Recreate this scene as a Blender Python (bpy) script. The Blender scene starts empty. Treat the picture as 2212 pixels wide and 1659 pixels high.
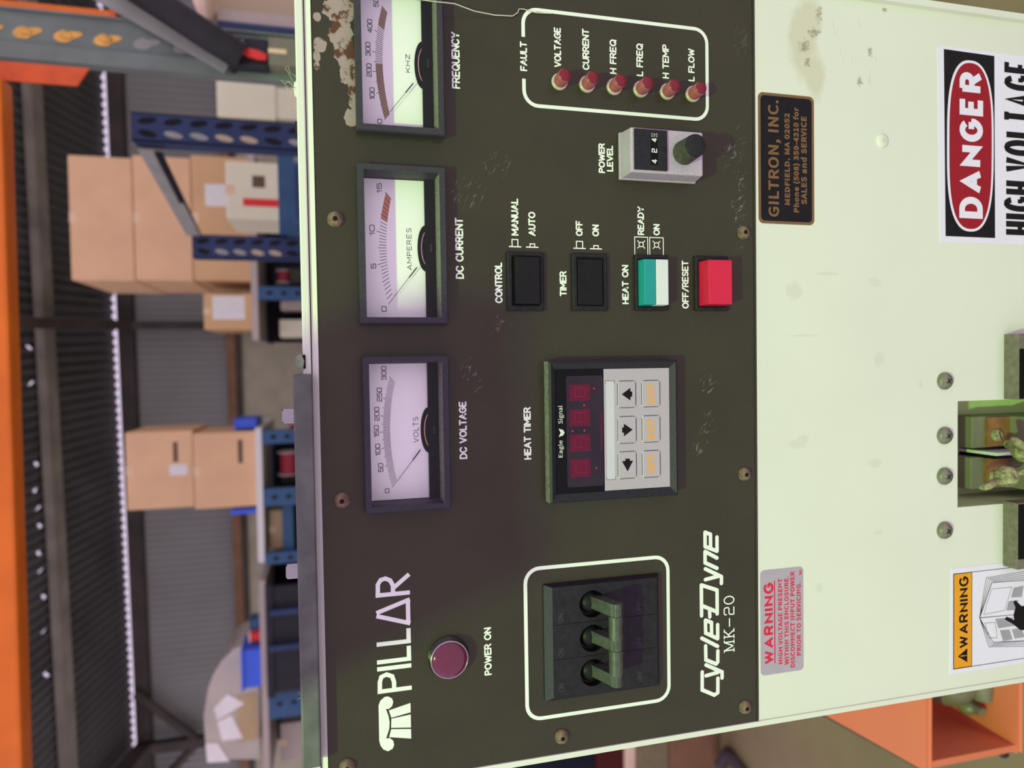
import bpy, bmesh, math, random
from mathutils import Vector, Matrix
random.seed(7)
S = bpy.context.scene
COL = S.collection
MM = 0.001
# ---------------------------------------------------------------- camera, sky, lamps, exposure
# Panel frame: x right, y into the cabinet, z up, in millimetres; z = 0 is the lower edge of the dark
# control panel, 1310 mm above the floor.
FL = -1310.0
C0 = Vector((208.15, -343.05, 232.35))
R0 = (Vector((0.99952046, 0.02195618, -0.02183519)),      # photo's right when turned upright
      Vector((-0.01568511, -0.24900029, -0.96837639)),    # down
      Vector((-0.02669881, 0.9682545, -0.2485365)))       # forward
FPX = 1470.0
def W(p): return Vector((p[0], p[1], p[2] - FL)) * MM
cam_d = bpy.data.cameras.new('camera'); cam = bpy.data.objects.new('camera', cam_d); COL.objects.link(cam)
rt, dn, fw = R0
cam.matrix_world = Matrix(((dn.x, rt.x, -fw.x, W(C0).x), (dn.y, rt.y, -fw.y, W(C0).y), (dn.z, rt.z, -fw.z, W(C0).z), (0, 0, 0, 1)))
cam_d.sensor_fit = 'HORIZONTAL'; cam_d.sensor_width = 36.0; cam_d.lens = 36.0 * FPX / 2212.0
cam_d.clip_start = 0.01; cam_d.clip_end = 100
cam_d.dof.use_dof = True; cam_d.dof.focus_distance = 0.372; cam_d.dof.aperture_fstop = 7.6
S.camera = cam
wd = bpy.data.worlds.new('hall_light'); S.world = wd; wd.use_nodes = True
bg = wd.node_tree.nodes['Background']; bg.inputs[0].default_value = (0.80, 0.67, 0.86, 1); bg.inputs[1].default_value = 1.07
lk = bpy.data.lights.new('ceiling_lamp', 'SPOT'); lk.energy = 196; lk.color = (0.44, 1.0, 0.16); lk.shadow_soft_size = 0.035
lk.spot_size = math.radians(50); lk.spot_blend = 0.4
lamp = bpy.data.objects.new('ceiling_lamp', lk); COL.objects.link(lamp); lamp.location = W((-330, -1520, 1950))
lamp.rotation_euler = (W((200, 0, -60)) - lamp.location).to_track_quat('-Z', 'Y').to_euler()
wl = bpy.data.lights.new('work_lamp', 'AREA'); wl.shape = 'RECTANGLE'; wl.size = .10; wl.size_y = .36; wl.energy = .8; wl.color = (1, .62, .42)
wo = bpy.data.objects.new('work_lamp', wl); COL.objects.link(wo); wo.location = W((-135, -1400, 70)); wo.rotation_euler = (math.radians(90), 0, math.radians(190))
S.view_settings.view_transform = 'Standard'; S.view_settings.look = 'None'
S.view_settings.exposure = 0.0; S.view_settings.gamma = 1.0; S.view_settings.use_curve_mapping = False

def ray(px, py):
    u, v = 829.5 - py, px - 1106.0
    return rt * (u / FPX) + dn * (v / FPX) + fw
def at(px, py, y=0.0):                      # photo point on the plane at depth y
    d = ray(px, py); return C0 + d * ((y - C0.y) / d.y)
def atz(px, py, z):
    d = ray(px, py); return C0 + d * ((z - C0.z) / d.z)

# ---------------------------------------------------------------- materials
def lin(c): 
    return tuple(((v / 255) / 12.92 if v / 255 <= .04045 else ((v / 255 + .055) / 1.055) ** 2.4) for v in c)
def alb(c, lit=0, k=1.0):                   # albedo from the colour a surface shows under the hall's light
    L = ((.83, .69, .89), (.96, 1.08, .93), (.90, .88, .91))[lit]
    return tuple(max(.002, min(.92, k * a / b)) for a, b in zip(lin(c), L))
MATS = {}
def NT(name):
    m = bpy.data.materials.new(name); m.use_nodes = True; MATS[name] = m
    return m, m.node_tree, m.node_tree.nodes['Principled BSDF']
def mat(name, col, rough=.5, metal=0., var=.12, scale=40., bump=0., bscale=400., spec=.3, coat=0.):
    m, t, b = NT(name)
    tc = t.nodes.new('ShaderNodeTexCoord'); nz = t.nodes.new('ShaderNodeTexNoise'); nz.inputs['Scale'].default_value = scale; nz.inputs['Detail'].default_value = 4
    t.links.new(tc.outputs['Object'], nz.inputs['Vector'])
    rp = t.nodes.new('ShaderNodeValToRGB')
    rp.color_ramp.elements[0].position = .3; rp.color_ramp.elements[1].position = .7
    rp.color_ramp.elements[0].color = tuple(c * (1 - var) for c in col) + (1,)
    rp.color_ramp.elements[1].color = tuple(min(1, c * (1 + var)) for c in col) + (1,)
    t.links.new(nz.outputs['Fac'], rp.inputs['Fac']); t.links.new(rp.outputs[0], b.inputs['Base Color'])
    b.inputs['Roughness'].default_value = rough; b.inputs['Metallic'].default_value = metal
    b.inputs['Specular IOR Level'].default_value = spec
    if coat: b.inputs['Coat Weight'].default_value = coat; b.inputs['Coat Roughness'].default_value = .08
    if bump:
        n2 = t.nodes.new('ShaderNodeTexNoise'); n2.inputs['Scale'].default_value = bscale; n2.inputs['Detail'].default_value = 3
        t.links.new(tc.outputs['Object'], n2.inputs['Vector'])
        bp = t.nodes.new('ShaderNodeBump'); bp.inputs['Strength'].default_value = bump; bp.inputs['Distance'].default_value = .001
        t.links.new(n2.outputs['Fac'], bp.inputs['Height']); t.links.new(bp.outputs['Normal'], b.inputs['Normal'])
    return m
class NB:                                   # tiny node arithmetic
    def __init__(s, t): s.t = t
    def m(s, op, a, b=None, c=None):
        n = s.t.nodes.new('ShaderNodeMath'); n.operation = op
        for i, v in enumerate((a, b, c)):
            if v is None: continue
            if isinstance(v, (int, float)): n.inputs[i].default_value = v
            else: s.t.links.new(v, n.inputs[i])
        return n.outputs[0]
    def noise(s, vec, scale, detail=4, rough=.55):
        n = s.t.nodes.new('ShaderNodeTexNoise'); n.inputs['Scale'].default_value = scale; n.inputs['Detail'].default_value = detail; n.inputs['Roughness'].default_value = rough
        s.t.links.new(vec, n.inputs['Vector']); return n.outputs['Fac']
    def mapped(s, vec, sc, rot=(0, 0, 0)):
        n = s.t.nodes.new('ShaderNodeMapping'); n.inputs['Scale'].default_value = sc; n.inputs['Rotation'].default_value = rot
        s.t.links.new(vec, n.inputs['Vector']); return n.outputs[0]
    def step(s, v, lo, hi):
        n = s.t.nodes.new('ShaderNodeMapRange'); n.interpolation_type = 'SMOOTHSTEP'
        n.inputs['From Min'].default_value = lo; n.inputs['From Max'].default_value = hi
        s.t.links.new(v, n.inputs['Value']); return n.outputs[0]
    def mix(s, f, a, b):
        n = s.t.nodes.new('ShaderNodeMix'); n.data_type = 'RGBA'
        if isinstance(f, (int, float)): n.inputs[0].default_value = f
        else: s.t.links.new(f, n.inputs[0])
        for i, v in ((6, a), (7, b)):
            if isinstance(v, tuple): n.inputs[i].default_value = v + (1,)
            else: s.t.links.new(v, n.inputs[i])
        return n.outputs[2]
    def blobs(s, X, Z, L):                  # nearest of several ellipses (mm): < 1 inside
        o = None
        for (cx, cz, rx, rz) in L:
            a = s.m('MULTIPLY', s.m('SUBTRACT', X, cx), 1 / rx); b = s.m('MULTIPLY', s.m('SUBTRACT', Z, cz), 1 / rz)
            d = s.m('SQRT', s.m('ADD', s.m('MULTIPLY', a, a), s.m('MULTIPLY', b, b)))
            o = d if o is None else s.m('MINIMUM', o, d)
        return o
def xz(t):
    tc = t.nodes.new('ShaderNodeTexCoord'); sp = t.nodes.new('ShaderNodeSeparateXYZ'); t.links.new(tc.outputs['Object'], sp.inputs[0])
    n = NB(t); return n, tc.outputs['Object'], n.m('MULTIPLY', sp.outputs['X'], 1000.), n.m('MULTIPLY', sp.outputs['Z'], 1000.)

def panel_material():
    m, t, b = NT('dark_panel_paint'); n, O, X, Z = xz(t)
    base = n.mix(n.step(n.noise(O, 18), .35, .7), (.044, .036, .021), (.037, .031, .018))
    base = n.mix(n.m('MULTIPLY', n.step(n.noise(O, 1500, 2), .69, .74), .45), base, (.17, .16, .13))
    # pale scuffs and scratches
    sc = n.blobs(X, Z, [(172, 32, 12, 8), (159, 37, 7, 5), (196, 31, 8, 7), (326, 16, 13, 8), (337, 7, 7, 5), (388, 8, 12, 6), (300, 10, 40, 6), (203, 166, 12, 8), (296, 166, 10, 12), (312, 150, 8, 10), (230, 152, 7, 9)])
    st = n.noise(n.mapped(n.mapped(O, (1, 1, 1), (0, .6, 0)), (700, 700, 110)), 1., 6, .72); st2 = n.noise(n.mapped(n.mapped(O, (1, 1, 1), (0, -.4, 0)), (140, 600, 600)), 1., 6, .72)
    sm = n.m('MULTIPLY', n.step(n.m('MAXIMUM', st, st2), .57, .68), n.step(n.m('ADD', sc, n.m('MULTIPLY', n.noise(O, 160), .9)), 1.45, .75))
    base = n.mix(n.m('MULTIPLY', sm, .8), base, (.42, .40, .36))
    # paint flaked away to bare primer and rust above the right-hand meter
    pk = n.blobs(X, Z, [(382, 227, 9, 8), (371, 226.5, 8, 6), (361, 225, 8, 5.5), (351, 223.5, 6, 5), (344, 221, 5, 4), (330, 223.5, 5, 4), (337, 221, 3.5, 3), (377, 238, 2.2, 1.8), (363.5, 237, 3.5, 3.2), (358.5, 238.5, 2.5, 1.6), (353.5, 238.6, 2, 1.4)])
    pm = n.step(n.m('ADD', pk, n.m('MULTIPLY', n.m('SUBTRACT', n.noise(O, 130, 5, .55), .5), 1.9)), 1.02, .96)
    rust = n.mix(n.step(n.noise(O, 120, 7, .68), .50, .58), alb((162, 146, 136), 1), alb((92, 60, 42), 1))
    base = n.mix(pm, base, rust)
    t.links.new(base, b.inputs['Base Color'])
    t.links.new(n.m('ADD', n.m('MULTIPLY', pm, .45), .31), b.inputs['Roughness']); b.inputs['Specular IOR Level'].default_value = .28
    bp = t.nodes.new('ShaderNodeBump'); bp.inputs['Strength'].default_value = .35; bp.inputs['Distance'].default_value = .0006
    hh = n.m('SUBTRACT', n.noise(O, 420, 3), n.m('MULTIPLY', pm, .6)); t.links.new(hh, bp.inputs['Height']); t.links.new(bp.outputs[0], b.inputs['Normal'])
    return m
def cream_material(name='cream_paint', k=1.0, dirt=1.0):
    m, t, b = NT(name); n, O, X, Z = xz(t)
    ca, cb = tuple(v * k for v in (.765, .735, .685)), tuple(v * k for v in (.74, .705, .655))
    base = n.mix(n.step(n.noise(O, 9), .3, .75), ca, cb)
    sp = n.m('MULTIPLY', n.step(n.noise(O, 420, 2), .72, .78), .35 * dirt); base = n.mix(sp, base, (.36, .30, .22))
    if dirt:
        def B(L): return [(at(a, c).x, at(a, c).z, rx, rz) for a, c, rx, rz in L]
        g = n.blobs(X, Z, B([(1735, 90, 24, 11), (1750, 40, 14, 9), (1760, 160, 16, 8)]))
        gm = n.step(n.m('ADD', g, n.m('MULTIPLY', n.m('SUBTRACT', n.noise(O, 90), .5), .8)), 1.1, .55)
        base = n.mix(n.m('MULTIPLY', gm, .38), base, (.50, .38, .24))
        g2 = n.blobs(X, Z, B([(1737, 100, 7, 7), (1770, 30, 8, 4), (1858, 175, 4, 4), (1745, 135, 5, 4), (1880, 112, 6, 3), (1912, 20, 3, 3), (1760, 70, 5, 8)]))
        gk = n.step(n.m('ADD', g2, n.m('MULTIPLY', n.m('SUBTRACT', n.noise(O, 330, 8, .75), .5), 2.8)), .62, .20)
        base = n.mix(n.m('MULTIPLY', gk, .62), base, (.22, .16, .09))
        g3 = n.blobs(X, Z, B([(1716, 628, 6, 6), (1890, 610, 3, 5), (1790, 591, 1.2, 8), (1740, 725, .8, 12), (1720, 960, 3, 7), (1735, 950, 3, 5), (1890, 1000, 3, 6), (1900, 1150, 1.5, 4), (1770, 1270, 3, 3), (1900, 775, 5, 4), (1990, 830, 3, 2)]))
        gg = n.step(n.m('ADD', g3, n.m('MULTIPLY', n.m('SUBTRACT', n.noise(O, 200, 5, .7), .5), 1.6)), 1.1, .6)
        base = n.mix(n.m('MULTIPLY', gg, .15), base, (.40, .33, .22))
        wp = n.noise(n.mapped(O, (60, 60, 700), (0, .45, 0)), 1., 4, .6)
        g4 = n.blobs(X, Z, B([(1830, 60, 18, 14), (1870, 160, 22, 14), (1800, 120, 20, 10)]))
        base = n.mix(n.m('MULTIPLY', n.m('MULTIPLY', n.step(wp, .60, .70), n.step(g4, 1.1, .5)), .4), base, (.33, .26, .17))
    t.links.new(base, b.inputs['Base Color']); b.inputs['Roughness'].default_value = .42; b.inputs['Specular IOR Level'].default_value = .3
    bp = t.nodes.new('ShaderNodeBump'); bp.inputs['Strength'].default_value = .12; bp.inputs['Distance'].default_value = .0005
    t.links.new(n.noise(O, 700, 2), bp.inputs['Height']); t.links.new(bp.outputs[0], b.inputs['Normal'])
    return m
panel_material(); cream_material(); cream_material('cream_side', 1.0, .0)
def glass(name, tint=(1, 1, 1), refl=1.):
    m, t, b = NT(name); t.nodes.remove(b); out = t.nodes['Material Output']
    tr = t.nodes.new('ShaderNodeBsdfTransparent'); tr.inputs[0].default_value = tint + (1,)
    gl = t.nodes.new('ShaderNodeBsdfGlossy'); gl.inputs['Roughness'].default_value = .03
    fr = t.nodes.new('ShaderNodeLayerWeight'); fr.inputs['Blend'].default_value = .5; pw = t.nodes.new('ShaderNodeMath'); pw.operation = 'POWER'; pw.inputs[1].default_value = 4; t.links.new(fr.outputs['Facing'], pw.inputs[0]); ad = t.nodes.new('ShaderNodeMath'); ad.inputs[1].default_value = .05; t.links.new(pw.outputs[0], ad.inputs[0])
    mu = t.nodes.new('ShaderNodeMath'); mu.operation = 'MULTIPLY'; mu.inputs[1].default_value = refl
    ms = t.nodes.new('ShaderNodeMixShader'); t.links.new(ad.outputs[0], mu.inputs[0]); t.links.new(mu.outputs[0], ms.inputs[0])
    t.links.new(tr.outputs[0], ms.inputs[1]); t.links.new(gl.outputs[0], ms.inputs[2]); t.links.new(ms.outputs[0], out.inputs[0])
    return m
glass('clear_window', refl=.22)
mat('white_ink', (.86, .84, .83), .5, var=.03)
mat('bezel_plastic', (.046, .040, .054), .6, var=.15, scale=900, bump=.25, bscale=1500, spec=.22)
mat('dusty_lit_plastic', (.20, .185, .165), .8, var=.35, scale=500, bump=.2, bscale=1500)  # dust tone, with the top light on upward faces put into it
mat('black_plastic', (.011, .010, .012), .45, var=.15, scale=300, spec=.16)
mat('dull_black', (.022, .018, .025), .6, var=.2, scale=300, bump=.15, bscale=1200, spec=.16)
mat('meter_white', (.96, .91, .93), .5, var=.015, scale=30)
mat('meter_black', (.007, .007, .008), .4, var=.2, spec=.08)
mat('scale_ink', (.045, .035, .05), .6)
mat('brown_band', alb((158, 122, 112)), .6, var=.04)
mat('red_band', alb((186, 112, 105)), .6, var=.04)
mat('copper_wire', (.5, .27, .2), .35, .8)
mat('chrome', (.36, .34, .36), .2, 1.0, var=.05)
mat('lens_maroon', alb((98, 22, 54), 1), .12, var=.1, scale=300, spec=.5, coat=.35)
mat('lens_side', alb((176, 98, 100), 1), .35, var=.2, scale=300, spec=.5, coat=.3)
mat('lens_tip', alb((118, 12, 32), 1), .35, var=.15, scale=400, spec=.5)
mat('lens_ring', alb((196, 190, 165), 1), .35, .2)
mat('rusty_steel', (.20, .125, .09), .75, .0, var=.45, scale=380, bump=.5, bscale=900)
mat('screw_steel', (.22, .20, .165), .45, .35, var=.25, scale=300, bump=.2, bscale=700)
mat('screw_slot', (.02, .017, .012), .7)
mat('cast_alloy', alb((190, 180, 190), 1, 1.0), .45, .15, var=.08, scale=700, bump=.25, bscale=1300)
mat('dial_black', (.020, .018, .024), .5, var=.2, scale=600, spec=.2)
mat('knob_side', (.085, .075, .062), .6, var=.3, scale=500)
mat('teal_cap', alb((30, 150, 145), 1), .4, var=.04)
mat('white_cap', alb((214, 224, 218), 1), .4, var=.03)
mat('red_cap', alb((208, 36, 66), 1), .4, var=.05)
mat('olive_handle', (.085, .09, .075), .35, .2, var=.25, scale=250)
mat('timer_frame', (.024, .022, .030), .45, var=.2, scale=900, bump=.1, bscale=1500, spec=.2)
mat('timer_black', (.007, .006, .008), .3, var=.1, spec=.1)
mat('display_window', (.024, .014, .027), .15, var=.2, scale=60, spec=.25)
mat('display_digit', alb((92, 18, 50)), .3, var=.15, scale=700, spec=.15)
mat('digit_segment', alb((108, 26, 60)), .3, spec=.15)
mat('led_dot', alb((180, 30, 60)), .3)
mat('keypad_grey', alb((178, 172, 176), 1), .4, .0, var=.03, scale=800)
mat('strip_grey', alb((198, 202, 200), 1), .4, var=.02)
mat('orange_ink', alb((228, 150, 70), 2), .5, var=.03)
mat('black_ink', (.009, .008, .009), .5, spec=.12)
mat('plaque_black', (.010, .009, .012), .35, var=.15, scale=200, spec=.15)
mat('gold_ink', alb((128, 96, 60), 1), .45, .2, var=.1, scale=500)
mat('silver_label', alb((182, 176, 182), 1, .95), .4, .15, var=.04, scale=200)
mat('red_ink', alb((214, 36, 66), 1), .5, var=.05)
mat('sign_white', alb((232, 232, 244), 1, .97), .4, var=.02)
mat('sign_red', alb((152, 22, 36), 1), .35, var=.05)
mat('sign_black', (.010, .009, .011), .4, var=.3, scale=300, spec=.15)
mat('sign_orange', alb((232, 160, 32), 1), .4, var=.03)
mat('print_grey', alb((160, 160, 164), 1), .5)
mat('recess_shade_olive', (.54, .60, .32), .5, var=.1)  # cream recess; its green shade is put into this olive colour
mat('terminal_grey', (.20, .185, .135), .5, var=.15, bump=.2, bscale=900)
mat('copper_plate', (.36, .17, .07), .4, .4, var=.2, scale=120)
mat('brass_old', (.30, .27, .15), .6, .15, var=.55, scale=330, bump=.9, bscale=420)
mat('nylon_white', (.7, .66, .72), .4)
mat('block_grey', (.17, .145, .115), .6, var=.2, scale=300, bump=.3, bscale=1200)
mat('bar_black', (.120, .120, .114), .45, var=.3, scale=60, bump=.15, bscale=300)
mat('lint', (.55, .50, .36), .9, var=.2)
mat('thread_fibre', (.62, .58, .50), .9, var=.15)
mat('clip_green', (.22, .27, .19), .4, .3, var=.3, scale=200)

# ---------------------------------------------------------------- mesh building (millimetres)
class MB:
    def __init__(s): s.v = []; s.f = []; s.mi = []; s.sm = []; s.ms = []
    def mt(s, name):
        if name not in s.ms: s.ms.append(name)
        return s.ms.index(name)
    def add(s, vs, fs, m, smooth=False):
        o = len(s.v); k = s.mt(m); s.v += [tuple(p) for p in vs]
        for f in fs: s.f.append([i + o for i in f]); s.mi.append(k); s.sm.append(smooth)
    def box(s, x0, x1, y0, y1, z0, z1, m):
        s.add([(x, y, z) for x in (x0, x1) for y in (y0, y1) for z in (z0, z1)],
              [(0, 1, 3, 2), (4, 6, 7, 5), (0, 4, 5, 1), (2, 3, 7, 6), (0, 2, 6, 4), (1, 5, 7, 3)], m)
    def frustum(s, a, ya, b, yb, m, back=True):     # rectangles (x0,x1,z0,z1) at two depths
        q = lambda r, y: [(r[0], y, r[2]), (r[1], y, r[2]), (r[1], y, r[3]), (r[0], y, r[3])]
        fs = [(4, 5, 6, 7)] + ([(3, 2, 1, 0)] if back else []) + [(i, (i + 1) % 4, (i + 1) % 4 + 4, i + 4) for i in range(4)]
        s.add(q(a, ya) + q(b, yb), fs, m)
    def ring(s, a, ya, b, yb, m, top=None, bot=None):                   # four-sided band between rectangles
        q = lambda r, y: [(r[0], y, r[2]), (r[1], y, r[2]), (r[1], y, r[3]), (r[0], y, r[3])]
        s.add(q(a, ya) + q(b, yb), [(i, (i + 1) % 4, (i + 1) % 4 + 4, i + 4) for i in range(4)], m)
        if top: s.mi[-2] = s.mt(top)
        if bot: s.mi[-4] = s.mt(bot)
    def poly(s, pts, y, m): s.add([(p[0], y, p[1]) for p in pts], [tuple(range(len(pts)))], m)
    def prism(s, pts, y0, y1, m, smooth=False):
        n = len(pts); s.add([(p[0], y0, p[1]) for p in pts] + [(p[0], y1, p[1]) for p in pts], [tuple(range(n)), tuple(range(2 * n - 1, n - 1, -1))], m)
        s.add([(p[0], y0, p[1]) for p in pts] + [(p[0], y1, p[1]) for p in pts], [(i, i + n, (i + 1) % n + n, (i + 1) % n) for i in range(n)], m, smooth)
    def hexa(s, v8, m):                             # 8 corners: bottom 4 then top 4
        s.add(v8, [(3, 2, 1, 0), (4, 5, 6, 7)] + [(i, (i + 1) % 4, (i + 1) % 4 + 4, i + 4) for i in range(4)], m)
    def lathe(s, cx, cz, prof, m, n=32, rib=0.):    # prof: (radius, y) around an axis along y
        vs = []; fs = []
        for (r, y) in prof:
            for i in range(n):
                a = 2 * math.pi * i / n; q = r * (1 - (rib if i % 2 else 0)); vs.append((cx + q * math.cos(a), y, cz + q * math.sin(a)))
        for j in range(len(prof) - 1):
            for i in range(n): fs.append((j * n + i, j * n + (i + 1) % n, (j + 1) * n + (i + 1) % n, (j + 1) * n + i))
        s.add(vs, fs, m, True)
        if prof[-1][0] > 1e-6: s.add(vs[-n:], [tuple(range(n))], m)
        if prof[0][0] > 1e-6: s.add(vs[:n], [tuple(range(n))[::-1]], m)
    def rod(s, a, b, r, m, n=12, r2=None, caps=True):
        a = Vector(a); b = Vector(b); d = (b - a).normalized(); u = d.orthogonal().normalized(); w = d.cross(u); r2 = r if r2 is None else r2
        vs = [a + (u * math.cos(2 * math.pi * i / n) + w * math.sin(2 * math.pi * i / n)) * r for i in range(n)] + [b + (u * math.cos(2 * math.pi * i / n) + w * math.sin(2 * math.pi * i / n)) * r2 for i in range(n)]
        s.add(vs, [(i, (i + 1) % n, (i + 1) % n + n, i + n) for i in range(n)], m, True)
        if caps: s.add(vs, [tuple(range(n))[::-1], tuple(range(n, 2 * n))], m)
    def tube(s, pts, r, m, n=8):
        pts = [Vector(p) for p in pts]; vs = []; k = len(pts); u = None
        for i, p in enumerate(pts):
            d = (pts[min(i + 1, k - 1)] - pts[max(i - 1, 0)]).normalized()
            u = d.orthogonal().normalized() if u is None else (u - d * u.dot(d)).normalized(); w = d.cross(u)
            vs += [p + (u * math.cos(2 * math.pi * j / n) + w * math.sin(2 * math.pi * j / n)) * (r[i] if isinstance(r, (list, tuple)) else r) for j in range(n)]
        s.add(vs, [(i * n + j, i * n + (j + 1) % n, (i + 1) * n + (j + 1) % n, (i + 1) * n + j) for i in range(k - 1) for j in range(n)], m, True)
        s.add(vs, [tuple(range(n))[::-1], tuple(range((k - 1) * n, k * n))], m)
    def ball(s, c, rx, ry, rz, m, n=20, k=12, jit=0.):
        vs = []
        for i in range(k + 1):
            t = math.pi * i / k
            for j in range(n):
                a = 2 * math.pi * j / n; q = 1 + (random.uniform(-jit, jit) if 0 < i < k else 0)
                vs.append((c[0] + rx * q * math.sin(t) * math.cos(a), c[1] + ry * q * math.sin(t) * math.sin(a), c[2] + rz * q * math.cos(t)))
        s.add(vs, [(i * n + j, (i + 1) * n + j, (i + 1) * n + (j + 1) % n, i * n + (j + 1) % n) for i in range(k) for j in range(n)], m, True)
    def plate(s, x0, x1, z0, z1, y, th, holes, m):  # sheet with rectangular cut-outs
        xs = sorted({x0, x1} | {h[i] for h in holes for i in (0, 1) if x0 < h[i] < x1}); zs = sorted({z0, z1} | {h[i] for h in holes for i in (2, 3) if z0 < h[i] < z1})
        def solid(i, j):
            if not (0 <= i < len(xs) - 1 and 0 <= j < len(zs) - 1): return False
            cx, cz = (xs[i] + xs[i + 1]) / 2, (zs[j] + zs[j + 1]) / 2
            return not any(h[0] < cx < h[1] and h[2] < cz < h[3] for h in holes)
        for i in range(len(xs) - 1):
            for j in range(len(zs) - 1):
                if not solid(i, j): continue
                a, b, c, d = xs[i], xs[i + 1], zs[j], zs[j + 1]
                s.add([(a, y, c), (b, y, c), (b, y, d), (a, y, d)], [(0, 1, 2, 3)], m)
                s.add([(a, y + th, c), (b, y + th, c), (b, y + th, d), (a, y + th, d)], [(3, 2, 1, 0)], m)
                for (ii, jj, p, q) in ((i - 1, j, (a, d), (a, c)), (i + 1, j, (b, c), (b, d)), (i, j - 1, (a, c), (b, c)), (i, j + 1, (b, d), (a, d))):
                    if not solid(ii, jj): s.add([(p[0], y, p[1]), (q[0], y, q[1]), (q[0], y + th, q[1]), (p[0], y + th, p[1])], [(0, 3, 2, 1)], m)
    def stroke(s, pts, w, y, m, caps=True, closed=False):
        P = [Vector((p[0], p[1])) for p in pts]; P = [p for i, p in enumerate(P) if i == 0 or (p - P[i - 1]).length > 1e-5]
        if closed and (P[0] - P[-1]).length < 1e-5: P.pop()
        if len(P) < 2: return
        if not closed and (P[0] - P[-1]).length < 1e-5 and len(P) > 3: closed = True; P.pop()
        n = len(P); h = w / 2
        def nrm(a, b): d = (b - a).normalized(); return Vector((-d.y, d.x))
        if not closed:                                      # sharp corners: separate round-ended pieces, each a hair in front of the last
            for i in range(1, n - 1):
                if caps != 'mitre' and (P[i] - P[i - 1]).normalized().dot((P[i + 1] - P[i]).normalized()) < .45:
                    s.stroke(P[:i + 1], w, y, m, caps or 'end'); s.stroke(P[i:], w, y - .004, m, caps or 'start'); return
        L, R = [], []
        for i in range(n):
            a = nrm(P[i - 1], P[i]) if (closed or i > 0) else None; b = nrm(P[i], P[(i + 1) % n]) if (closed or i < n - 1) else None
            q = (a or b) if (a is None or b is None) else (a + b) / max(.12 if caps == 'mitre' else .35, 1 + a.dot(b)); q = q * h; L.append(P[i] + q); R.append(P[i] - q)
        vs = []
        for l, r in zip(L, R): vs += [(r.x, y, r.y), (l.x, y, l.y)]
        s.k = (getattr(s, 'k', 0) + 1) % 9; y_ = y - .004 * s.k; vs = [(v[0], y_, v[2]) for v in vs]
        s.add(vs, [(2 * i, 2 * ((i + 1) % n), 2 * ((i + 1) % n) + 1, 2 * i + 1) for i in range(n if closed else n - 1)], m)
        if not closed:
            for e, (c, o) in enumerate(((P[0], P[1]), (P[-1], P[-2]))):
                if caps is True or caps == ('start', 'end')[e]:
                    d = (c - o).normalized(); k = Vector((-d.y, d.x)); s.add([(q.x, y_, q.y) for q in [c + k * h * math.cos(t) + d * h * math.sin(t) for t in [math.pi * u / 6 for u in range(7)]]], [tuple(range(7))], m)
    def disc(s, x, z, r, y, m, n=24, rz=None):
        rz = r if rz is None else rz
        s.add([(x + r * math.cos(2 * math.pi * i / n), y, z + rz * math.sin(2 * math.pi * i / n)) for i in range(n)], [tuple(range(n))], m)
    def fit(s, x0, z0, x1, z1, text, w, y, m, gap=.26, slant=0., flat=False):   # stroke lettering filling a rectangle
        adv = []; X = 0
        for ch in text:
            if ch == ' ': X += .55; continue
            g = GL[ch]; adv.append((X, g)); X += g[0] + gap
        n0 = len(s.v); X -= gap; kx = (x1 - x0 - w) / X; kz = (z1 - z0 - w)
        for (o, g) in adv:
            for pl in g[1]: s.stroke([(x0 + w / 2 + (o + p[0] + slant * p[1]) * kx, z0 + w / 2 + p[1] * kz) for p in pl], w, y, m, 'mitre' if flat else True)
        if flat: s.v[n0:] = [(v[0], v[1], min(z1, max(z0, v[2]))) for v in s.v[n0:]]      # square-cut heads and feet
    def build(s, name, parent=None, origin=None, bevel=0., label=None, seg=2):
        if origin is None:
            origin = tuple((min(p[i] for p in s.v) + max(p[i] for p in s.v)) / 2 for i in range(3)) if parent is None else parent.get_o()
        me = bpy.data.meshes.new(name); me.from_pydata([(Vector(p) - Vector(origin)) * MM for p in s.v], [], s.f); me.update()
        for k in s.ms: me.materials.append(MATS[k])
        me.polygons.foreach_set('material_index', s.mi); me.polygons.foreach_set('use_smooth', s.sm)
        o = bpy.data.objects.new(name, me); return place(o, parent, origin, bevel, label, seg)
ORG = {}
def place(o, parent, origin, bevel=0., label=None, seg=2):
    COL.objects.link(o); ORG[o.name] = Vector(origin)
    if parent is None: o.location = W(origin)
    else: o.parent = parent.o; o.location = (Vector(origin) - parent.get_o()) * MM
    if bevel:
        b = o.modifiers.new('bevel', 'BEVEL'); b.width = bevel * MM; b.segments = seg; b.limit_method = 'ANGLE'; b.angle_limit = math.radians(35)
    if label: o['label'] = label
    return H(o)
class H:
    def __init__(s, o): s.o = o
    def get_o(s): return ORG[s.o.name]
def tag(h, label, cat, group=None, kind=None):
    if label: h.o['label'] = label
    if cat: h.o['category'] = cat
    if group: h.o['group'] = group
    if kind: h.o['kind'] = kind
    return h
def empty(name, origin, parent=None):
    o = bpy.data.objects.new(name, None); o.empty_display_size = .02; return place(o, parent, origin)
def thing(name, label, cat, origin, group=None): return tag(empty(name, origin), label, cat, group)
def dup(h, parent, origin, name=None):              # copy of a part and of its sub-parts
    c = h.o.copy(); c.name = name or h.o.name.split('.')[0]; r = place(c, parent, origin)
    for k in h.o.children:
        d = k.copy(); COL.objects.link(d); d.parent = c; ORG[d.name] = Vector(origin)
    return r

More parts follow.
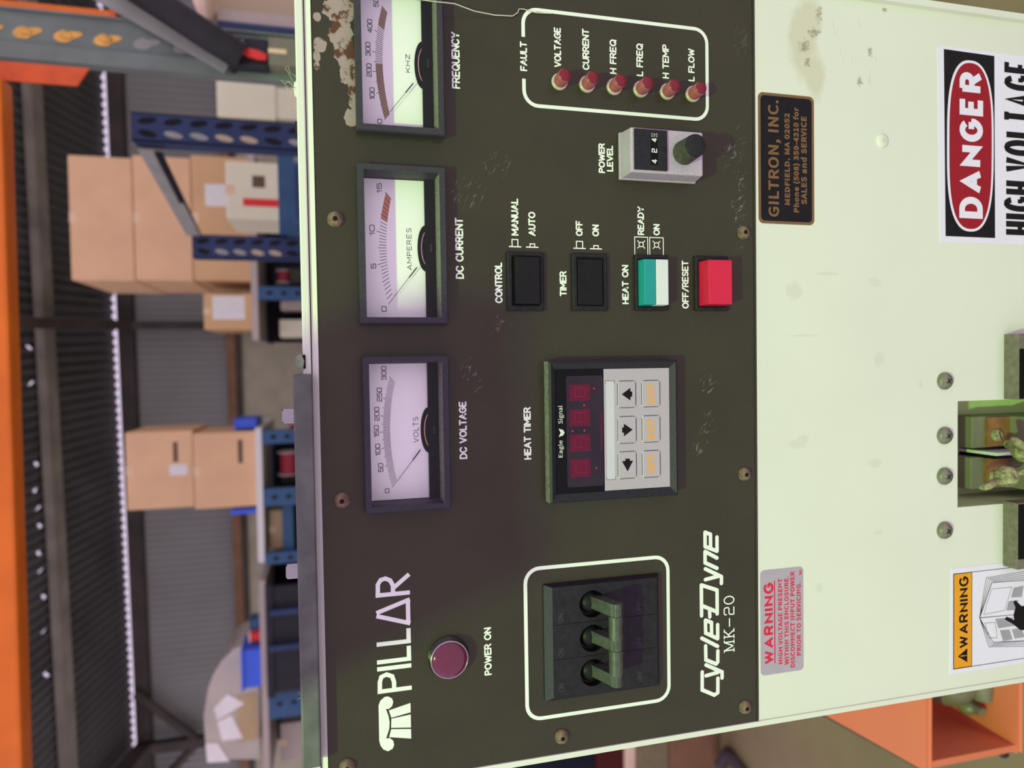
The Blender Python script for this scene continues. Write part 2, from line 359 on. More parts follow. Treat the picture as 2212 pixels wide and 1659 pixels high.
# ---------------------------------------------------------------- single-stroke lettering
def arc(cx, cy, rx, ry, a0, a1, n=10): return [(cx + rx * math.cos(math.radians(a0 + (a1 - a0) * i / n)), cy + ry * math.sin(math.radians(a0 + (a1 - a0) * i / n))) for i in range(n + 1)]
def rr(w, h0, h1, r=.2):
    return arc(w - r, h1 - r, r, r, 0, 90, 3) + arc(r, h1 - r, r, r, 90, 180, 3) + arc(r, h0 + r, r, r, 180, 270, 3) + arc(w - r, h0 + r, r, r, 270, 360, 3) + [(w, h1 - r)]
GL = {'A': (.78, [[(0, 0), (.39, 1), (.78, 0)], [(.14, .33), (.64, .33)]]), 'C': (.74, [arc(.4, .5, .4, .5, 38, 322, 16)]),
 'D': (.72, [[(0, 0), (0, 1), (.3, 1)] + arc(.3, .5, .42, .5, 90, -90, 12) + [(0, 0)]]), 'E': (.6, [[(.6, 0), (0, 0), (0, 1), (.6, 1)], [(0, .52), (.5, .52)]]),
 'F': (.58, [[(0, 0), (0, 1), (.58, 1)], [(0, .52), (.48, .52)]]), 'G': (.76, [arc(.4, .5, .4, .5, 40, 345, 16), [(.79, .28), (.79, .5)], [(.45, .5), (.79, .5)]]),
 'H': (.66, [[(0, 0), (0, 1)], [(.66, 0), (.66, 1)], [(0, .5), (.66, .5)]]), 'I': (.02, [[(0, 0), (0, 1)]]), 'K': (.66, [[(0, 0), (0, 1)], [(.62, 1), (0, .4)], [(.2, .58), (.66, 0)]]),
 'L': (.56, [[(0, 1), (0, 0), (.56, 0)]]), 'M': (.84, [[(0, 0), (0, 1), (.42, .3), (.84, 1), (.84, 0)]]), 'N': (.68, [[(0, 0), (0, 1), (.68, 0), (.68, 1)]]),
 'O': (.82, [arc(.41, .5, .41, .5, 0, 360, 20)]), 'P': (.62, [[(0, 0), (0, 1)], [(0, 1), (.36, 1)] + arc(.36, .74, .26, .26, 90, -90, 8) + [(0, .48)]]),
 'Q': (.82, [arc(.41, .5, .41, .5, 0, 360, 20), [(.5, .25), (.82, -.05)]]), 'R': (.66, [[(0, 0), (0, 1)], [(0, 1), (.36, 1)] + arc(.36, .74, .26, .26, 90, -90, 8) + [(0, .48)], [(.34, .48), (.66, 0)]]),
 'S': (.64, [arc(.33, .75, .29, .25, 30, 265, 10) + arc(.33, .25, .31, .25, 85, -150, 10)]), 'T': (.66, [[(0, 1), (.66, 1)], [(.33, 1), (.33, 0)]]),
 'U': (.68, [[(0, 1), (0, .34)] + arc(.34, .34, .34, .34, 180, 360, 10) + [(.68, 1)]]), 'V': (.74, [[(0, 1), (.37, 0), (.74, 1)]]),
 'W': (.98, [[(0, 1), (.24, 0), (.49, .8), (.74, 0), (.98, 1)]]), 'Y': (.72, [[(0, 1), (.36, .48), (.72, 1)], [(.36, .48), (.36, 0)]]), 'Z': (.66, [[(0, 1), (.66, 1), (0, 0), (.66, 0)]]),
 '/': (.55, [[(0, -.05), (.55, 1.05)]]), '-': (.5, [[(0, .5), (.5, .5)]]),
 '0': (.82, [rr(.82, 0, 1)]), '1': (.3, [[(0, .78), (.26, 1), (.26, 0)]]), '2': (.8, [[(0, .78)] + arc(.2, .8, .2, .2, 180, 90, 3) + arc(.6, .8, .2, .2, 90, 0, 3) + arc(.6, .62, .2, .12, 0, -90, 3) + arc(.2, .3, .2, .2, 90, 180, 3) + [(0, 0), (.8, 0)]]),
 '3': (.8, [[(0, .8)] + arc(.2, .8, .2, .2, 180, 90, 3) + arc(.6, .8, .2, .2, 90, 0, 3) + arc(.58, .69, .2, .16, 0, -90, 3) + [(.25, .53)], [(.55, .53)] + arc(.6, .33, .2, .2, 90, 0, 3) + arc(.6, .2, .2, .2, 0, -90, 3) + arc(.2, .2, .2, .2, 270, 180, 3)]),
 '4': (.78, [[(.58, 0), (.58, 1), (0, .3), (.78, .3)]]), '5': (.8, [[(.76, 1), (.06, 1), (0, .55), (.6, .6)] + arc(.6, .4, .2, .2, 90, 0, 3) + arc(.6, .2, .2, .2, 0, -90, 3) + arc(.2, .2, .2, .2, 270, 190, 3)])}
try: FONT = bpy.data.fonts.load(bpy.utils.system_resource('DATAFILES', path='fonts') + '/Noto Sans CJK Regular.woff2')   # a plain sans that ships with Blender
except Exception: FONT = None
def outline_text(mb, s, x0, z0, x1, z1, y, m, bold=0., shear=0.):  # filled lettering with Blender's own font, fitted to a rectangle
    cu = bpy.data.curves.new('t', 'FONT'); cu.body = s; cu.font = FONT or cu.font; cu.offset = bold; cu.space_character = 1 + bold * 3.2; cu.shear = shear; cu.fill_mode = 'FRONT'; cu.resolution_u = 3
    ob = bpy.data.objects.new('t', cu); COL.objects.link(ob); dg = bpy.context.evaluated_depsgraph_get(); dg.update()
    me = bpy.data.meshes.new_from_object(ob.evaluated_get(dg)); V = [v.co.copy() for v in me.vertices]; F = [tuple(p.vertices) for p in me.polygons]
    bpy.data.objects.remove(ob); bpy.data.curves.remove(cu); bpy.data.meshes.remove(me)
    ax, bx = min(v.x for v in V), max(v.x for v in V); az, bz = min(v.y for v in V), max(v.y for v in V)
    mb.add([(x0 + (v.x - ax) / (bx - ax) * (x1 - x0), y, z0 + (v.y - az) / (bz - az) * (z1 - z0)) for v in V], F, m)
def rrect(x0, x1, z0, z1, r, n=6):
    return arc(x1 - r, z1 - r, r, r, 0, 90, n) + arc(x0 + r, z1 - r, r, r, 90, 180, n) + arc(x0 + r, z0 + r, r, r, 180, 270, n) + arc(x1 - r, z0 + r, r, r, 270, 360, n)
INK = -.07

# ================================================================ THE POWER SUPPLY CABINET
cab = thing('control_cabinet', 'cream metal power supply cabinet with dark brown control panel of meters and switches', 'machine', (209, 200, FL))
def part(mb, name, parent=None, **k): return mb.build(name, parent or cab, **k)
METERS = [(136.9, 214.0, 178.2, 220.5), (229.6, 307.2, 178.0, 221.0), (322.6, 400.6, 177.8, 220.8)]
PITS = [(a + 3.2, b - 3.2, c + 3.4, d - 3.2) for a, b, c, d in METERS]
LAND = (114.6, 181.6, -246.0, -144.0)
# body shell, open to the front
mb = MB(); BX0, BX1, BY, BZ1 = -3.4, 424.6, 520., 243.9
mb.box(BX0, BX0 + 2, 1.2, BY, FL, BZ1, 'cream_side'); mb.box(BX1 - 2, BX1, 1.2, BY, FL, BZ1, 'cream_side')
mb.box(BX0, BX1, BY - 2, BY, FL, BZ1, 'cream_side'); mb.box(BX0, BX1, 1.2, BY, BZ1 - 2, BZ1, 'cream_side'); mb.box(BX0, BX1, 1.2, BY, FL, FL + 3, 'cream_side')
mb.box(BX0, -.4, -.6, 3, FL, BZ1, 'cream_side'); mb.box(420.7, BX1, -3.4, 3, FL, BZ1, 'cream_side'); mb.hexa([(BX0, -.6, 240.9), (BX1, -.6, 240.9), (BX1, 4, 240.9), (BX0, 4, 240.9), (BX0, 1.0, BZ1), (BX1, 1.0, BZ1), (BX1, 4, BZ1), (BX0, 4, BZ1)], 'cream_side')
part(mb, 'cabinet_body')
mb = MB(); mb.box(BX0 - 1, BX1 + 1, -.8, BY + 1, 244.4, 248.2, 'cream_side'); lid = part(mb, 'lid', bevel=.6)
mb = MB(); mb.lathe(0, 0, [(4.2, 0), (4.2, -1.6), (3.4, -2.6), (0, -2.9)], 'cream_side', 20)
mb.v = [(353.2 + x, 30 + z, 248.0 - y) for x, y, z in mb.v]; mb.build('rivet', lid, bevel=0)
# dark control panel with its screen-printed lettering
mb = MB(); mb.plate(0, 420.4, 0, 240.7, 0, 2.0, PITS, 'dark_panel_paint')
wi = 'white_ink'
for t in [('FREQUENCY', 348.5, 376.7, 168.9, 173.1), ('DC CURRENT', 252.8, 283.7, 168.7, 172.9), ('DC VOLTAGE', 160.8, 190.3, 168.6, 172.6), ('HEAT TIMER', 158.8, 186.4, 134.4, 138.4),
          ('CONTROL', 240.6, 261.6, 148.6, 152.6), ('TIMER', 244.5, 257.8, 113.6, 117.5), ('HEAT ON', 240.6, 261.8, 78.1, 82.0), ('OFF/RESET', 238.4, 265.0, 42.1, 46.2), ('MANUAL', 275.6, 294.8, 139.5, 143.4),
          ('AUTO', 275.7, 288.3, 130.3, 134.2), ('OFF', 276.5, 284.6, 104.2, 108.1), ('ON', 276.6, 282.9, 94.9, 98.8), ('READY', 278.2, 293.7, 68.6, 72.5), ('ON', 278.3, 284.5, 59.3, 63.2), ('FAULT', 360.5, 375.6, 133.5, 137.3),
          ('VOLTAGE', 364.1, 384.7, 114.9, 118.8), ('CURRENT', 364.2, 385.7, 99.2, 103.1), ('H FREQ', 363.5, 381.8, 83.7, 87.6), ('L FREQ', 363.7, 381.2, 68.2, 72.2), ('H TEMP', 363.8, 382.2, 52.8, 56.8), ('L FLOW', 363.7, 381.5, 37.3, 41.2),
          ('POWER', 310.5, 326.3, 91.0, 94.7), ('LEVEL', 311.5, 325.4, 86.3, 90.0), ('POWER ON', 47.2, 72.4, 157.6, 161.5)]:
    mb.fit(t[1], t[3], t[2], t[4], t[0], .82, INK, wi)
def sq(x0, x1, z0, z1, w=.42, open_left=False):
    p = [(x0, z0), (x1, z0), (x1, z1), (x0, z1)]; mb.stroke(p, w, INK, wi, True, not open_left)
for (bx, z0, z1, x1, s0, s1) in [(269.9, 138.4, 144.6, 273.6, 140.0, 143.1), (269.9, 129.1, 135.4, 271.6, 130.9, 133.4), (270.0, 102.8, 109.3, 273.7, 104.3, 107.8), (270.0, 93.6, 100.0, 271.7, 95.4, 98.0)]:
    mb.stroke([(bx, z0), (bx, z1)], .62, INK, wi); sq(bx, x1, s0, s1, .55)
for (z0, z1) in [(66.6, 74.3), (57.3, 65.4)]:
    sq(267.7, 277.1, z0, z1, .5, True); cz = (z0 + z1) / 2
    mb.stroke(arc(273.1, cz, 1.25, 1.35, 0, 360, 14), .5, INK, wi)
    for sx in (-1, 1):
        for sz in (-1, 1): mb.stroke([(273.1 + sx * .9, cz + sz * .95), (273.1 + sx * 2.0, cz + sz * 2.1)], .5, INK, wi)
mb.stroke(rrect(20.4, 100.9, 56.4, 138.8, 7.8), 2.0, INK, wi, True, True)                      # frame round the breaker
fr = rrect(343.2, 392.6, 29.6, 135.4, 7.6); k = 7                                             # frame round the fault lamps, open at FAULT
mb.stroke([(378.0, 135.4)] + fr[:1][::-1][:0] + arc(385.0, 127.8, 7.6, 7.6, 90, 0, 6) + arc(385.0, 37.2, 7.6, 7.6, 0, -90, 6) + arc(350.8, 37.2, 7.6, 7.6, 270, 180, 6) + arc(350.8, 127.8, 7.6, 7.6, 180, 90, 6) + [(356.6, 135.4)], 1.9, INK, wi, False)
# maker's mark: a capital and fluted column, then the name
for pl in [[(39.2, 215.9), (41.5, 215.0), (43.1, 212.9), (43.2, 211.2), (41.9, 209.2), (40.0, 208.6), (38.0, 209.2), (36.8, 210.7), (36.9, 212.3), (33.2, 211.1), (29.8, 210.6), (26.6, 210.9), (21.9, 212.5), (21.9, 210.7), (20.3, 209.0), (18.1, 208.6), (16.2, 209.4), (15.3, 211.7), (16.6, 214.0), (18.9, 215.4), (21.4, 215.9)],
           [(36.0, 210.9), (38.3, 200.0), (33.5, 200.0), (32.1, 209.7)], [(31.6, 209.7), (32.4, 200.0), (25.7, 200.0), (27.0, 209.9)], [(26.3, 209.9), (24.9, 200.0), (20.0, 200.0), (22.4, 211.0)]]: mb.poly(pl[::-1], INK, wi)
for pl in [[(94.7, 216.2), (94.7, 199.2)], [(94.6, 215.1), (100.1, 215.0), (102.3, 213.6), (102.9, 211.3), (101.7, 208.9), (99.1, 207.6), (95.0, 207.6)], [(97.4, 207.8), (104.0, 199.4)], [(85.9, 216.0), (91.2, 199.3)], [(84.4, 216.0), (79.0, 199.3)], [(91.0, 200.3), (79.6, 200.3)],
           [(70.0, 216.2), (70.0, 199.2)], [(69.2, 200.3), (76.6, 200.3)], [(61.0, 216.2), (61.0, 199.2)], [(60.2, 200.3), (67.6, 200.3)], [(57.5, 216.2), (57.5, 199.2)], [(46.1, 216.2), (46.1, 199.2)], [(46.1, 215.1), (51.0, 215.0), (53.5, 214.2), (54.4, 211.6), (53.1, 208.9), (50.1, 208.0), (46.2, 208.0)]]:
    mb.stroke(pl, 2.15, INK, wi, False)
for pl in [[(33.0, 35.7), (22.8, 35.8), (18.8, 28.1), (19.8, 25.9), (28.2, 25.8)], [(30.6, 33.3), (31.6, 25.6)], [(36.8, 33.3), (31.4, 23.1), (28.0, 23.1)], [(47.7, 33.4), (39.7, 33.3), (36.5, 26.8), (37.5, 25.8), (43.9, 25.7)], [(52.4, 35.8), (46.6, 25.8)], [(59.0, 25.7), (51.0, 25.7), (55.1, 33.3), (62.4, 33.4), (60.7, 29.6), (53.7, 29.6)],
           [(67.2, 30.7), (64.0, 30.6)], [(65.2, 35.8), (82.7, 35.8), (78.9, 25.9), (65.3, 25.9)], [(70.9, 35.4), (66.4, 26.0)], [(85.6, 33.2), (86.8, 24.8)], [(91.7, 33.2), (86.3, 23.0), (82.5, 23.1)], [(91.4, 25.8), (95.2, 33.3), (101.6, 33.3), (97.3, 25.8)], [(109.2, 25.7), (101.2, 25.7), (104.4, 33.2), (112.5, 33.2), (111.1, 29.8), (103.2, 29.8)]]:
    mb.stroke(pl, 2.2, INK, wi)
def slab(x0, x1, z0, z1, strokes, serifs):                                                      # slab-serif model number
    X = lambda p: (x0 + .35 + p[0] * (x1 - x0 - .7), z0 + .35 + p[1] * (z1 - z0 - .7))
    for pl in strokes: mb.stroke([X(p) for p in pl], .72, INK, wi)
    for (a, z, w) in serifs: mb.stroke([X((a - w, z)), X((a + w, z))], .6, INK, wi)
slab(42.1, 49.5, 14.9, 21.9, [[(.14, 0), (.14, 1), (.5, .1), (.86, 1), (.86, 0)]], [(.14, 0, .14), (.86, 0, .14), (.08, 1, .08), (.92, 1, .08)])
slab(49.9, 56.0, 14.9, 21.9, [[(.18, 0), (.18, 1)], [(.84, 1), (.18, .4)], [(.38, .58), (.86, 0)]], [(.18, 0, .17), (.18, 1, .17), (.84, 1, .15), (.86, 0, .15)])
slab(56.9, 62.0, 14.9, 21.9, [[(0, .45), (1, .45)]], []); slab(63.7, 69.5, 14.9, 21.8, [GL['2'][1][0]], [])
slab(69.8, 74.9, 14.8, 21.8, [arc(.5, .5, .5, .5, 0, 360, 18)], [])
mb.box(0, 420.4, -.55, .1, 0, .9, 'dark_panel_paint')
panel = part(mb, 'control_panel', origin=(0, 0, 0))
# lower cream panel with the terminal cut-out
mb = MB(); mb.plate(-.4, 420.7, -700, -.9, .2, 1.6, [LAND], 'cream_paint'); part(mb, 'lower_panel', origin=(0, 0, 0))
mb = MB(); a = LAND
mb.ring(a, 1.8, a, 34, 'recess_shade_olive'); mb.poly([(a[0], a[2]), (a[1], a[2]), (a[1], a[3]), (a[0], a[3])], 34, 'recess_shade_olive'); rec = part(mb, 'terminal_recess')

# hex-socket button screws round the dark panel
mb = MB(); mb.lathe(0, 0, [(3.9, 0), (3.8, -.9), (3.1, -1.9), (1.8, -2.5), (1.25, -2.6)], 'rusty_steel', 24); mb.lathe(0, 0, [(1.3, -2.62), (1.1, -1.4)], 'screw_slot', 6); mb.disc(0, 0, 1.3, -2.62, 'screw_slot', 6)
SCR = [(280.5, 231.6), (143.4, 231.4), (10.9, 231.8), (416.5, 231.6), (8.8, 119.9), (9.1, 8.5), (144.1, 7.9), (281.5, 7.5), (416.5, 7.6)]
mb.v = [(x + SCR[0][0], y, z + SCR[0][1]) for x, y, z in mb.v]
s0 = mb.build('panel_screw', cab, origin=(SCR[0][0], 0, SCR[0][1]), label='rusty button-head screw')
for p in SCR[1:]: dup(s0, cab, (p[0], 0, p[1]))
# pan-head screws on the cream panel
def cross_screw(name, x, z, m, r, h, label, first=None):
    if first: return dup(first, cab, (x, .2, z))
    b = MB(); b.lathe(x, z, [(r, .2), (r * .98, .2 - h * .35), (r * .8, .2 - h * .75), (r * .45, .2 - h), (0, .2 - h * 1.06)], m, 28)
    for q in (.6, .6 + math.pi / 2):
        c, s_ = math.cos(q) * r * .36, math.sin(q) * r * .36; b.stroke([(x - c, z - s_), (x + c, z + s_)], r * .13, .2 - h * 1.09, 'screw_slot' if m != 'cream_side' else 'recess_shade_olive', False)
    return b.build(name, cab, origin=(x, .2, z), label=label)
ps = cross_screw('pan_head_screw', 194.5, -133.4, 'screw_steel', 5.4, 3.6, 'dull steel cross-head screw')
for x in (160.5, 135.1, 101.1): cross_screw('pan_head_screw', x, -133.3, None, 0, 0, None, ps)
cross_screw('painted_screw', 339.6, -87.4, 'cream_side', 4.3, 1.3, 'cross-head screw painted over in cream')

# ---------------------------------------------------------------- the three moving-coil meters
def meter(i, nums, word, vmax, step, mid, long_, bands, lab, yb=0):
    x0, x1, z0, z1 = METERS[i]; p = PITS[i]; cx = (x0 + x1) / 2 + (.6 if i == 1 else .3)
    m = empty('panel_meter', ((x0 + x1) / 2, 0, (z0 + z1) / 2), cab); m.o['label'] = lab
    b = MB(); f = (x0 + .5, x1 - .5, z0 + .5, z1 - .5)
    b.ring((x0, x1, z0, z1), 0, (x0, x1, z0, z1), -5.2, 'bezel_plastic'); b.ring((x0, x1, z0, z1), -5.2, f, -6, 'bezel_plastic'); b.ring(f, -6, p, -6, 'bezel_plastic')
    b.ring(p, -6, (p[0] + .3, p[1] - .3, p[2] + .6, p[3] - .3), 9, 'bezel_plastic', None, 'dusty_lit_plastic'); b.build('bezel', m)
    b = MB(); fx0, fx1, fz0, fz1 = p[0] + .6, p[1] - .6, p[2] + 5.6, p[3] - .4
    b.box(fx0, fx1, 8, 9, p[2], fz1, 'meter_white'); Y = 7.9; ink = 'scale_ink'; pz = 184.0
    def rayz(th, zt, k):                       # along the needle's ray to the curve z = zt - k*dx^2
        s_, c = math.sin(th), math.cos(th); a_ = k * s_ * s_; d = zt - pz
        r = d / c if a_ < 1e-9 else (-c + math.sqrt(c * c + 4 * a_ * d)) / (2 * a_); return (cx + r * s_, pz + r * c)
    ang = lambda v: math.radians(-52 + 102.8 * v / vmax)
    IN = (206.8, .0046); OUT = (210.3, .0050); LO = (211.9, .0066); MI = (210.9, .0055)
    for (v0, v1, mt_) in bands:
        q = [v0 + (v1 - v0) * j / 10 for j in range(11)]
        pts = [rayz(ang(v), *IN) for v in q] + [rayz(ang(v), *OUT) for v in q[::-1]]
        for j in range(10): b.poly([pts[j], pts[j + 1], pts[20 - j], pts[21 - j]], 7.95, mt_)
    v = 0
    while v <= vmax + 1e-6:
        e = LO if v % long_ == 0 else (MI if v % mid == 0 else OUT)
        b.stroke([rayz(ang(v), *(IN if v not in (0,) else (206.8, .0046))), rayz(ang(v), *e)], .26, Y, ink, False); v += step
    for (t, a0, a1, c0, c1) in nums: b.fit(a0, c0, a1, c1, t, .34, Y, ink, gap=.24)
    t, a0, a1, c0, c1 = word; b.fit(a0, c0, a1, c1, t, .26, Y, ink, gap=.3)
    b.build('dial_face', m)
    b = MB(); b.box(p[0] + .4, p[1] - .4, 5.8, 8, p[2] + .3, p[2] + 5.9, 'meter_black')          # lower cover strip with zero-adjust screw
    b.lathe(cx, p[2] + 3.1, [(2.6, 5.8), (2.6, 5.2), (2.2, 5.0)], 'meter_black', 20); b.box(cx - 2.1, cx + 2.1, 4.85, 5.1, p[2] + 2.8, p[2] + 3.4, 'scale_ink')
    b.build('cover_strip', m)
    b = MB(); b.prism([(cx - 11.8, p[2] + 5.8)] + arc(cx, p[2] + 5.8, 11.6, 3.9, 180, 0, 16)[1:-1] + [(cx + 11.8, p[2] + 5.8)], 7.2, 7.9, 'meter_black')
    b.stroke(arc(cx, p[2] + 4.2, 9.2, 3.6, 150, 30, 10), .5, 7.1, 'copper_wire'); b.build('movement', m)
    b = MB(); tip = rayz(ang(0), 206.6, .0046); d = Vector((cx - tip[0], pz - tip[1])); 
    b.stroke([tip, (tip[0] + d.x * .62, tip[1] + d.y * .62)], .24, 6.2, 'meter_black', False); b.stroke([(tip[0] + d.x * .40, tip[1] + d.y * .40), (tip[0] + d.x * .60, tip[1] + d.y * .60)], .55, 6.15, 'meter_black', False)
    b.v += []; b.build('needle', m)
    b = MB(); b.box(p[0] + .05, p[1] - .05, -3.4, -2.6, p[2] + .1, p[3] - .05, 'clear_window'); b.build('window_pane', m)
meter(0, [('300', 201.9, 209.0, 208.1, 210.6), ('250', 191.1, 198.1, 210.5, 213.1), ('200', 181.4, 188.3, 212.0, 214.5), ('150', 173.1, 179.1, 212.4, 214.9), ('100', 163.6, 169.7, 211.9, 214.4), ('50', 155.1, 159.7, 210.6, 213.2), ('0', 144.2, 146.6, 207.8, 210.1)],
      ('VOLTS', 169.4, 182.7, 192.4, 195.1), 300, 5, 25, 50, [], 'panel meter scaled to 300 volts')
meter(1, [('15', 296.3, 301.3, 208.5, 211.0), ('10', 274.9, 280.2, 212.4, 215.0), ('5', 258.2, 260.8, 212.1, 214.7), ('0', 236.6, 239.4, 207.3, 209.9)],
      ('AMPERES', 257.9, 279.2, 194.1, 196.6), 15, .5, 2.5, 5, [(12, 15, 'red_band')], 'panel meter scaled to 15 amperes with red band')
meter(2, [('500', 388.8, 395.7, 208.2, 210.7), ('400', 375.7, 382.4, 211.5, 214.0), ('300', 364.2, 371.0, 212.6, 215.1), ('200', 353.9, 360.5, 212.3, 214.8), ('100', 342.8, 348.7, 211.0, 213.5), ('0', 331.0, 333.4, 207.6, 210.0)],
      ('KHZ', 357.8, 366.9, 193.1, 195.3), 500, 10, 50, 100, [(0, 240, 'brown_band'), (430, 500, 'brown_band')], 'panel meter scaled in kilohertz with brown bands')

# ---------------------------------------------------------------- lamps
b = MB(); LED = [116.1, 100.8, 85.3, 69.9, 54.2, 38.7]; lx = 356.6
led = empty('fault_lamp', (lx, 0, LED[0]), cab); led.o['label'] = 'small red fault lamp'
b.lathe(lx, LED[0], [(4.4, 0), (4.4, -1.0), (3.9, -1.5), (3.4, -1.5)], 'lens_ring', 28); b.build('lamp_ring', led, origin=(lx, 0, LED[0]))
b = MB(); b.lathe(lx, LED[0], [(3.55, -1.2), (3.45, -8.6), (3.2, -9.3)], 'lens_side', 28); b.lathe(lx, LED[0], [(3.22, -9.28), (2.9, -9.6), (1.8, -9.9), (0, -10)], 'lens_tip', 28); b.build('lens', led, origin=(lx, 0, LED[0]))
for z in LED[1:]: dup(led, cab, (lx, 0, z))
pw = empty('power_lamp', (59.8, 0, 180.3), cab); pw.o['label'] = 'large maroon power-on indicator lamp'
b = MB(); b.lathe(59.8, 180.3, [(10.6, 0), (10.6, -1.6), (10.0, -2.2), (9.9, -4.4), (9.3, -5.2), (8.9, -4.6)], 'chrome', 48); b.build('chrome_ring', pw)
b = MB(); b.lathe(59.8, 180.3, [(9.2, -4.2)] + [(9.2 * math.cos(math.radians(t)), -4.4 - 2.6 * math.sin(math.radians(t))) for t in range(6, 91, 12)], 'lens_maroon', 48); b.build('lens', pw)

# ---------------------------------------------------------------- push buttons
def button(x0, x1, z0, z1, c, cap, proud, lab, two=None, taper=.9):
    r = empty('push_button', ((x0 + x1) / 2, 0, (z0 + z1) / 2), cab); r.o['label'] = lab
    b = MB(); b.plate(x0, x1, z0, z1, -1.9, 1.9, [c], 'dull_black'); b.ring((x0, x1, z0, z1), -1.9, (x0 + .7, x1 - .7, z0 + .7, z1 - .7), -2.4, 'dull_black'); b.ring((x0 + .7, x1 - .7, z0 + .7, z1 - .7), -2.4, (c[0] - .5, c[1] + .5, c[2] - .5, c[3] + .5), -2.4, 'dull_black'); b.ring((c[0] - .5, c[1] + .5, c[2] - .5, c[3] + .5), -2.4, c, -1.2, 'black_plastic')
    b.build('button_frame', r)
    g = .3; t = taper
    if two is None:
        b = MB(); b.frustum((c[0] + g, c[1] - g, c[2] + g, c[3] - g), -.5, (c[0] + g + .2, c[1] - g - .2, c[2] + g, c[3] - g - t), -proud, cap); b.build('button_cap', r, bevel=.5)
    else:
        zm = (c[2] + c[3]) / 2 - .2
        for (q0, q1, mt_, l2, tt) in ((zm, c[3] - g, two, 'teal half of the cap', t), (c[2] + g, zm - .05, cap, 'white half of the cap', 0)):
            b = MB(); b.frustum((c[0] + g, c[1] - g, q0, q1), -.5, (c[0] + g + .2, c[1] - g - .2, q0, q1 - tt), -proud, mt_); b.build('button_cap', r, bevel=.5, label=l2)
button(236.8, 267.0, 126.6, 146.4, (239.4, 264.6, 129.2, 143.8), 'black_plastic', 4.6, 'black control push button, standing out')
button(236.9, 267.2, 91.2, 111.0, (239.4, 264.7, 93.5, 108.4), 'black_plastic', 2.0, 'black timer push button, pressed in', taper=.2)
button(237.2, 267.3, 55.5, 75.0, (239.2, 264.6, 57.8, 73.6), 'white_cap', 7.6, 'illuminated push button with teal and white halves', 'teal_cap', 1.0)
button(237.3, 267.5, 18.4, 39.0, (239.5, 264.7, 21.0, 37.0), 'red_cap', 10.5, 'red off and reset push button', taper=1.0)

# ---------------------------------------------------------------- power level dial
dl = empty('power_level_dial', (319.8, 0, 60.8), cab)
b = MB(); b.frustum((307.2, 332.2, 38.2, 83.4), 0, (307.2, 332.2, 38.2, 83.4), -2.2, 'cast_alloy'); b.build('dial_base', dl, bevel=.5)
b = MB(); b.frustum((307.5, 331.9, 38.5, 83.0), -2.2, (308.2, 331.4, 40.0, 81.8), -13, 'cast_alloy'); b.build('dial_housing', dl, bevel=.9, label='silver grey housing')
b = MB(); b.box(309.5, 330.4, -14.2, -12.8, 61.6, 80.1, 'dial_black'); b.poly([(312.1, 67.0), (328.9, 67.0), (328.9, 71.2), (312.1, 71.2)], -14.25, 'meter_black')
for (t, x0, x1) in (('4', 312.8, 315.0), ('2', 318.4, 320.6), ('4', 323.9, 326.0)): b.fit(x0, 67.6, x1, 70.7, t, .5, -14.3, wi)
for k in range(4): b.stroke([(326.6 + .6 * k, 67.3), (326.6 + .6 * k, 68.2 + (.6 if k == 2 else 0))], .16, -14.3, wi, False); b.stroke([(326.6 + .6 * k, 70.0), (326.6 + .6 * k, 70.9)], .16, -14.3, wi, False)
b.stroke([(326.5, 69.2), (328.5, 69.2)], .3, -14.3, wi, False)
b.build('counter_window', dl, bevel=0, label='black window showing the digits 4 2 4')
b = MB(); b.lathe(319.7, 51.6, [(6.5, -13.2), (6.3, -15.0), (5.9, -25.4)], 'knob_side', 72, .07); b.lathe(319.7, 51.6, [(5.85, -25.4), (5.7, -26.2), (5.2, -26.5), (0, -26.5)], 'dial_black', 42); b.build('knob', dl, label='fluted black knob')

# ---------------------------------------------------------------- digital timer
tm = empty('digital_timer', (173, 0, 90), cab); tm.o['label'] = 'square digital heat timer with six keys'
ou = (136.2, 210.2, 53.6, 126.8); li = (137.4, 209.0, 54.8, 125.6); pl = (140.8, 205.9, 57.9, 122.8)
b = MB(); b.ring(ou, 0, ou, -7.2, 'timer_frame', 'dusty_lit_plastic'); b.ring(ou, -7.2, li, -8.2, 'timer_frame'); b.ring(li, -8.2, pl, -6.4, 'timer_frame', None, 'bezel_plastic'); b.poly([(pl[0], pl[2]), (pl[1], pl[2]), (pl[1], pl[3]), (pl[0], pl[3])], -5.8, 'timer_frame'); b.build('timer_frame', tm)
Y = -6.6
b = MB(); b.box(141.0, 205.7, -6.6, -5.9, 96.0, 122.6, 'timer_black'); Y = -6.66
outline_text(b, 'Eagle', 160.0, 118.6, 168.9, 121.7, Y, wi); outline_text(b, 'Signal', 177.6, 118.3, 187.0, 121.6, Y, wi)
for q in ((0, .9), (.9, .9)):
    for k in range(3): b.stroke([(172.9 + (-1 if q[0] == 0 else 1) * .3, 118.4 + k * .75 + .2), (172.9 + (-1 if q[0] == 0 else 1) * (1.5 + .3 * k), 119.3 + k * .85)], .55, Y, wi, False)
b.stroke([(172.9, 118.1), (172.9, 120.2)], .5, Y, wi, False)
b.build('display_bezel', tm)
dsp = MB(); dsp.prism(rrect(144.0, 202.4, 96.6, 117.0, 1.2), -6.9, -6.5, 'display_window')
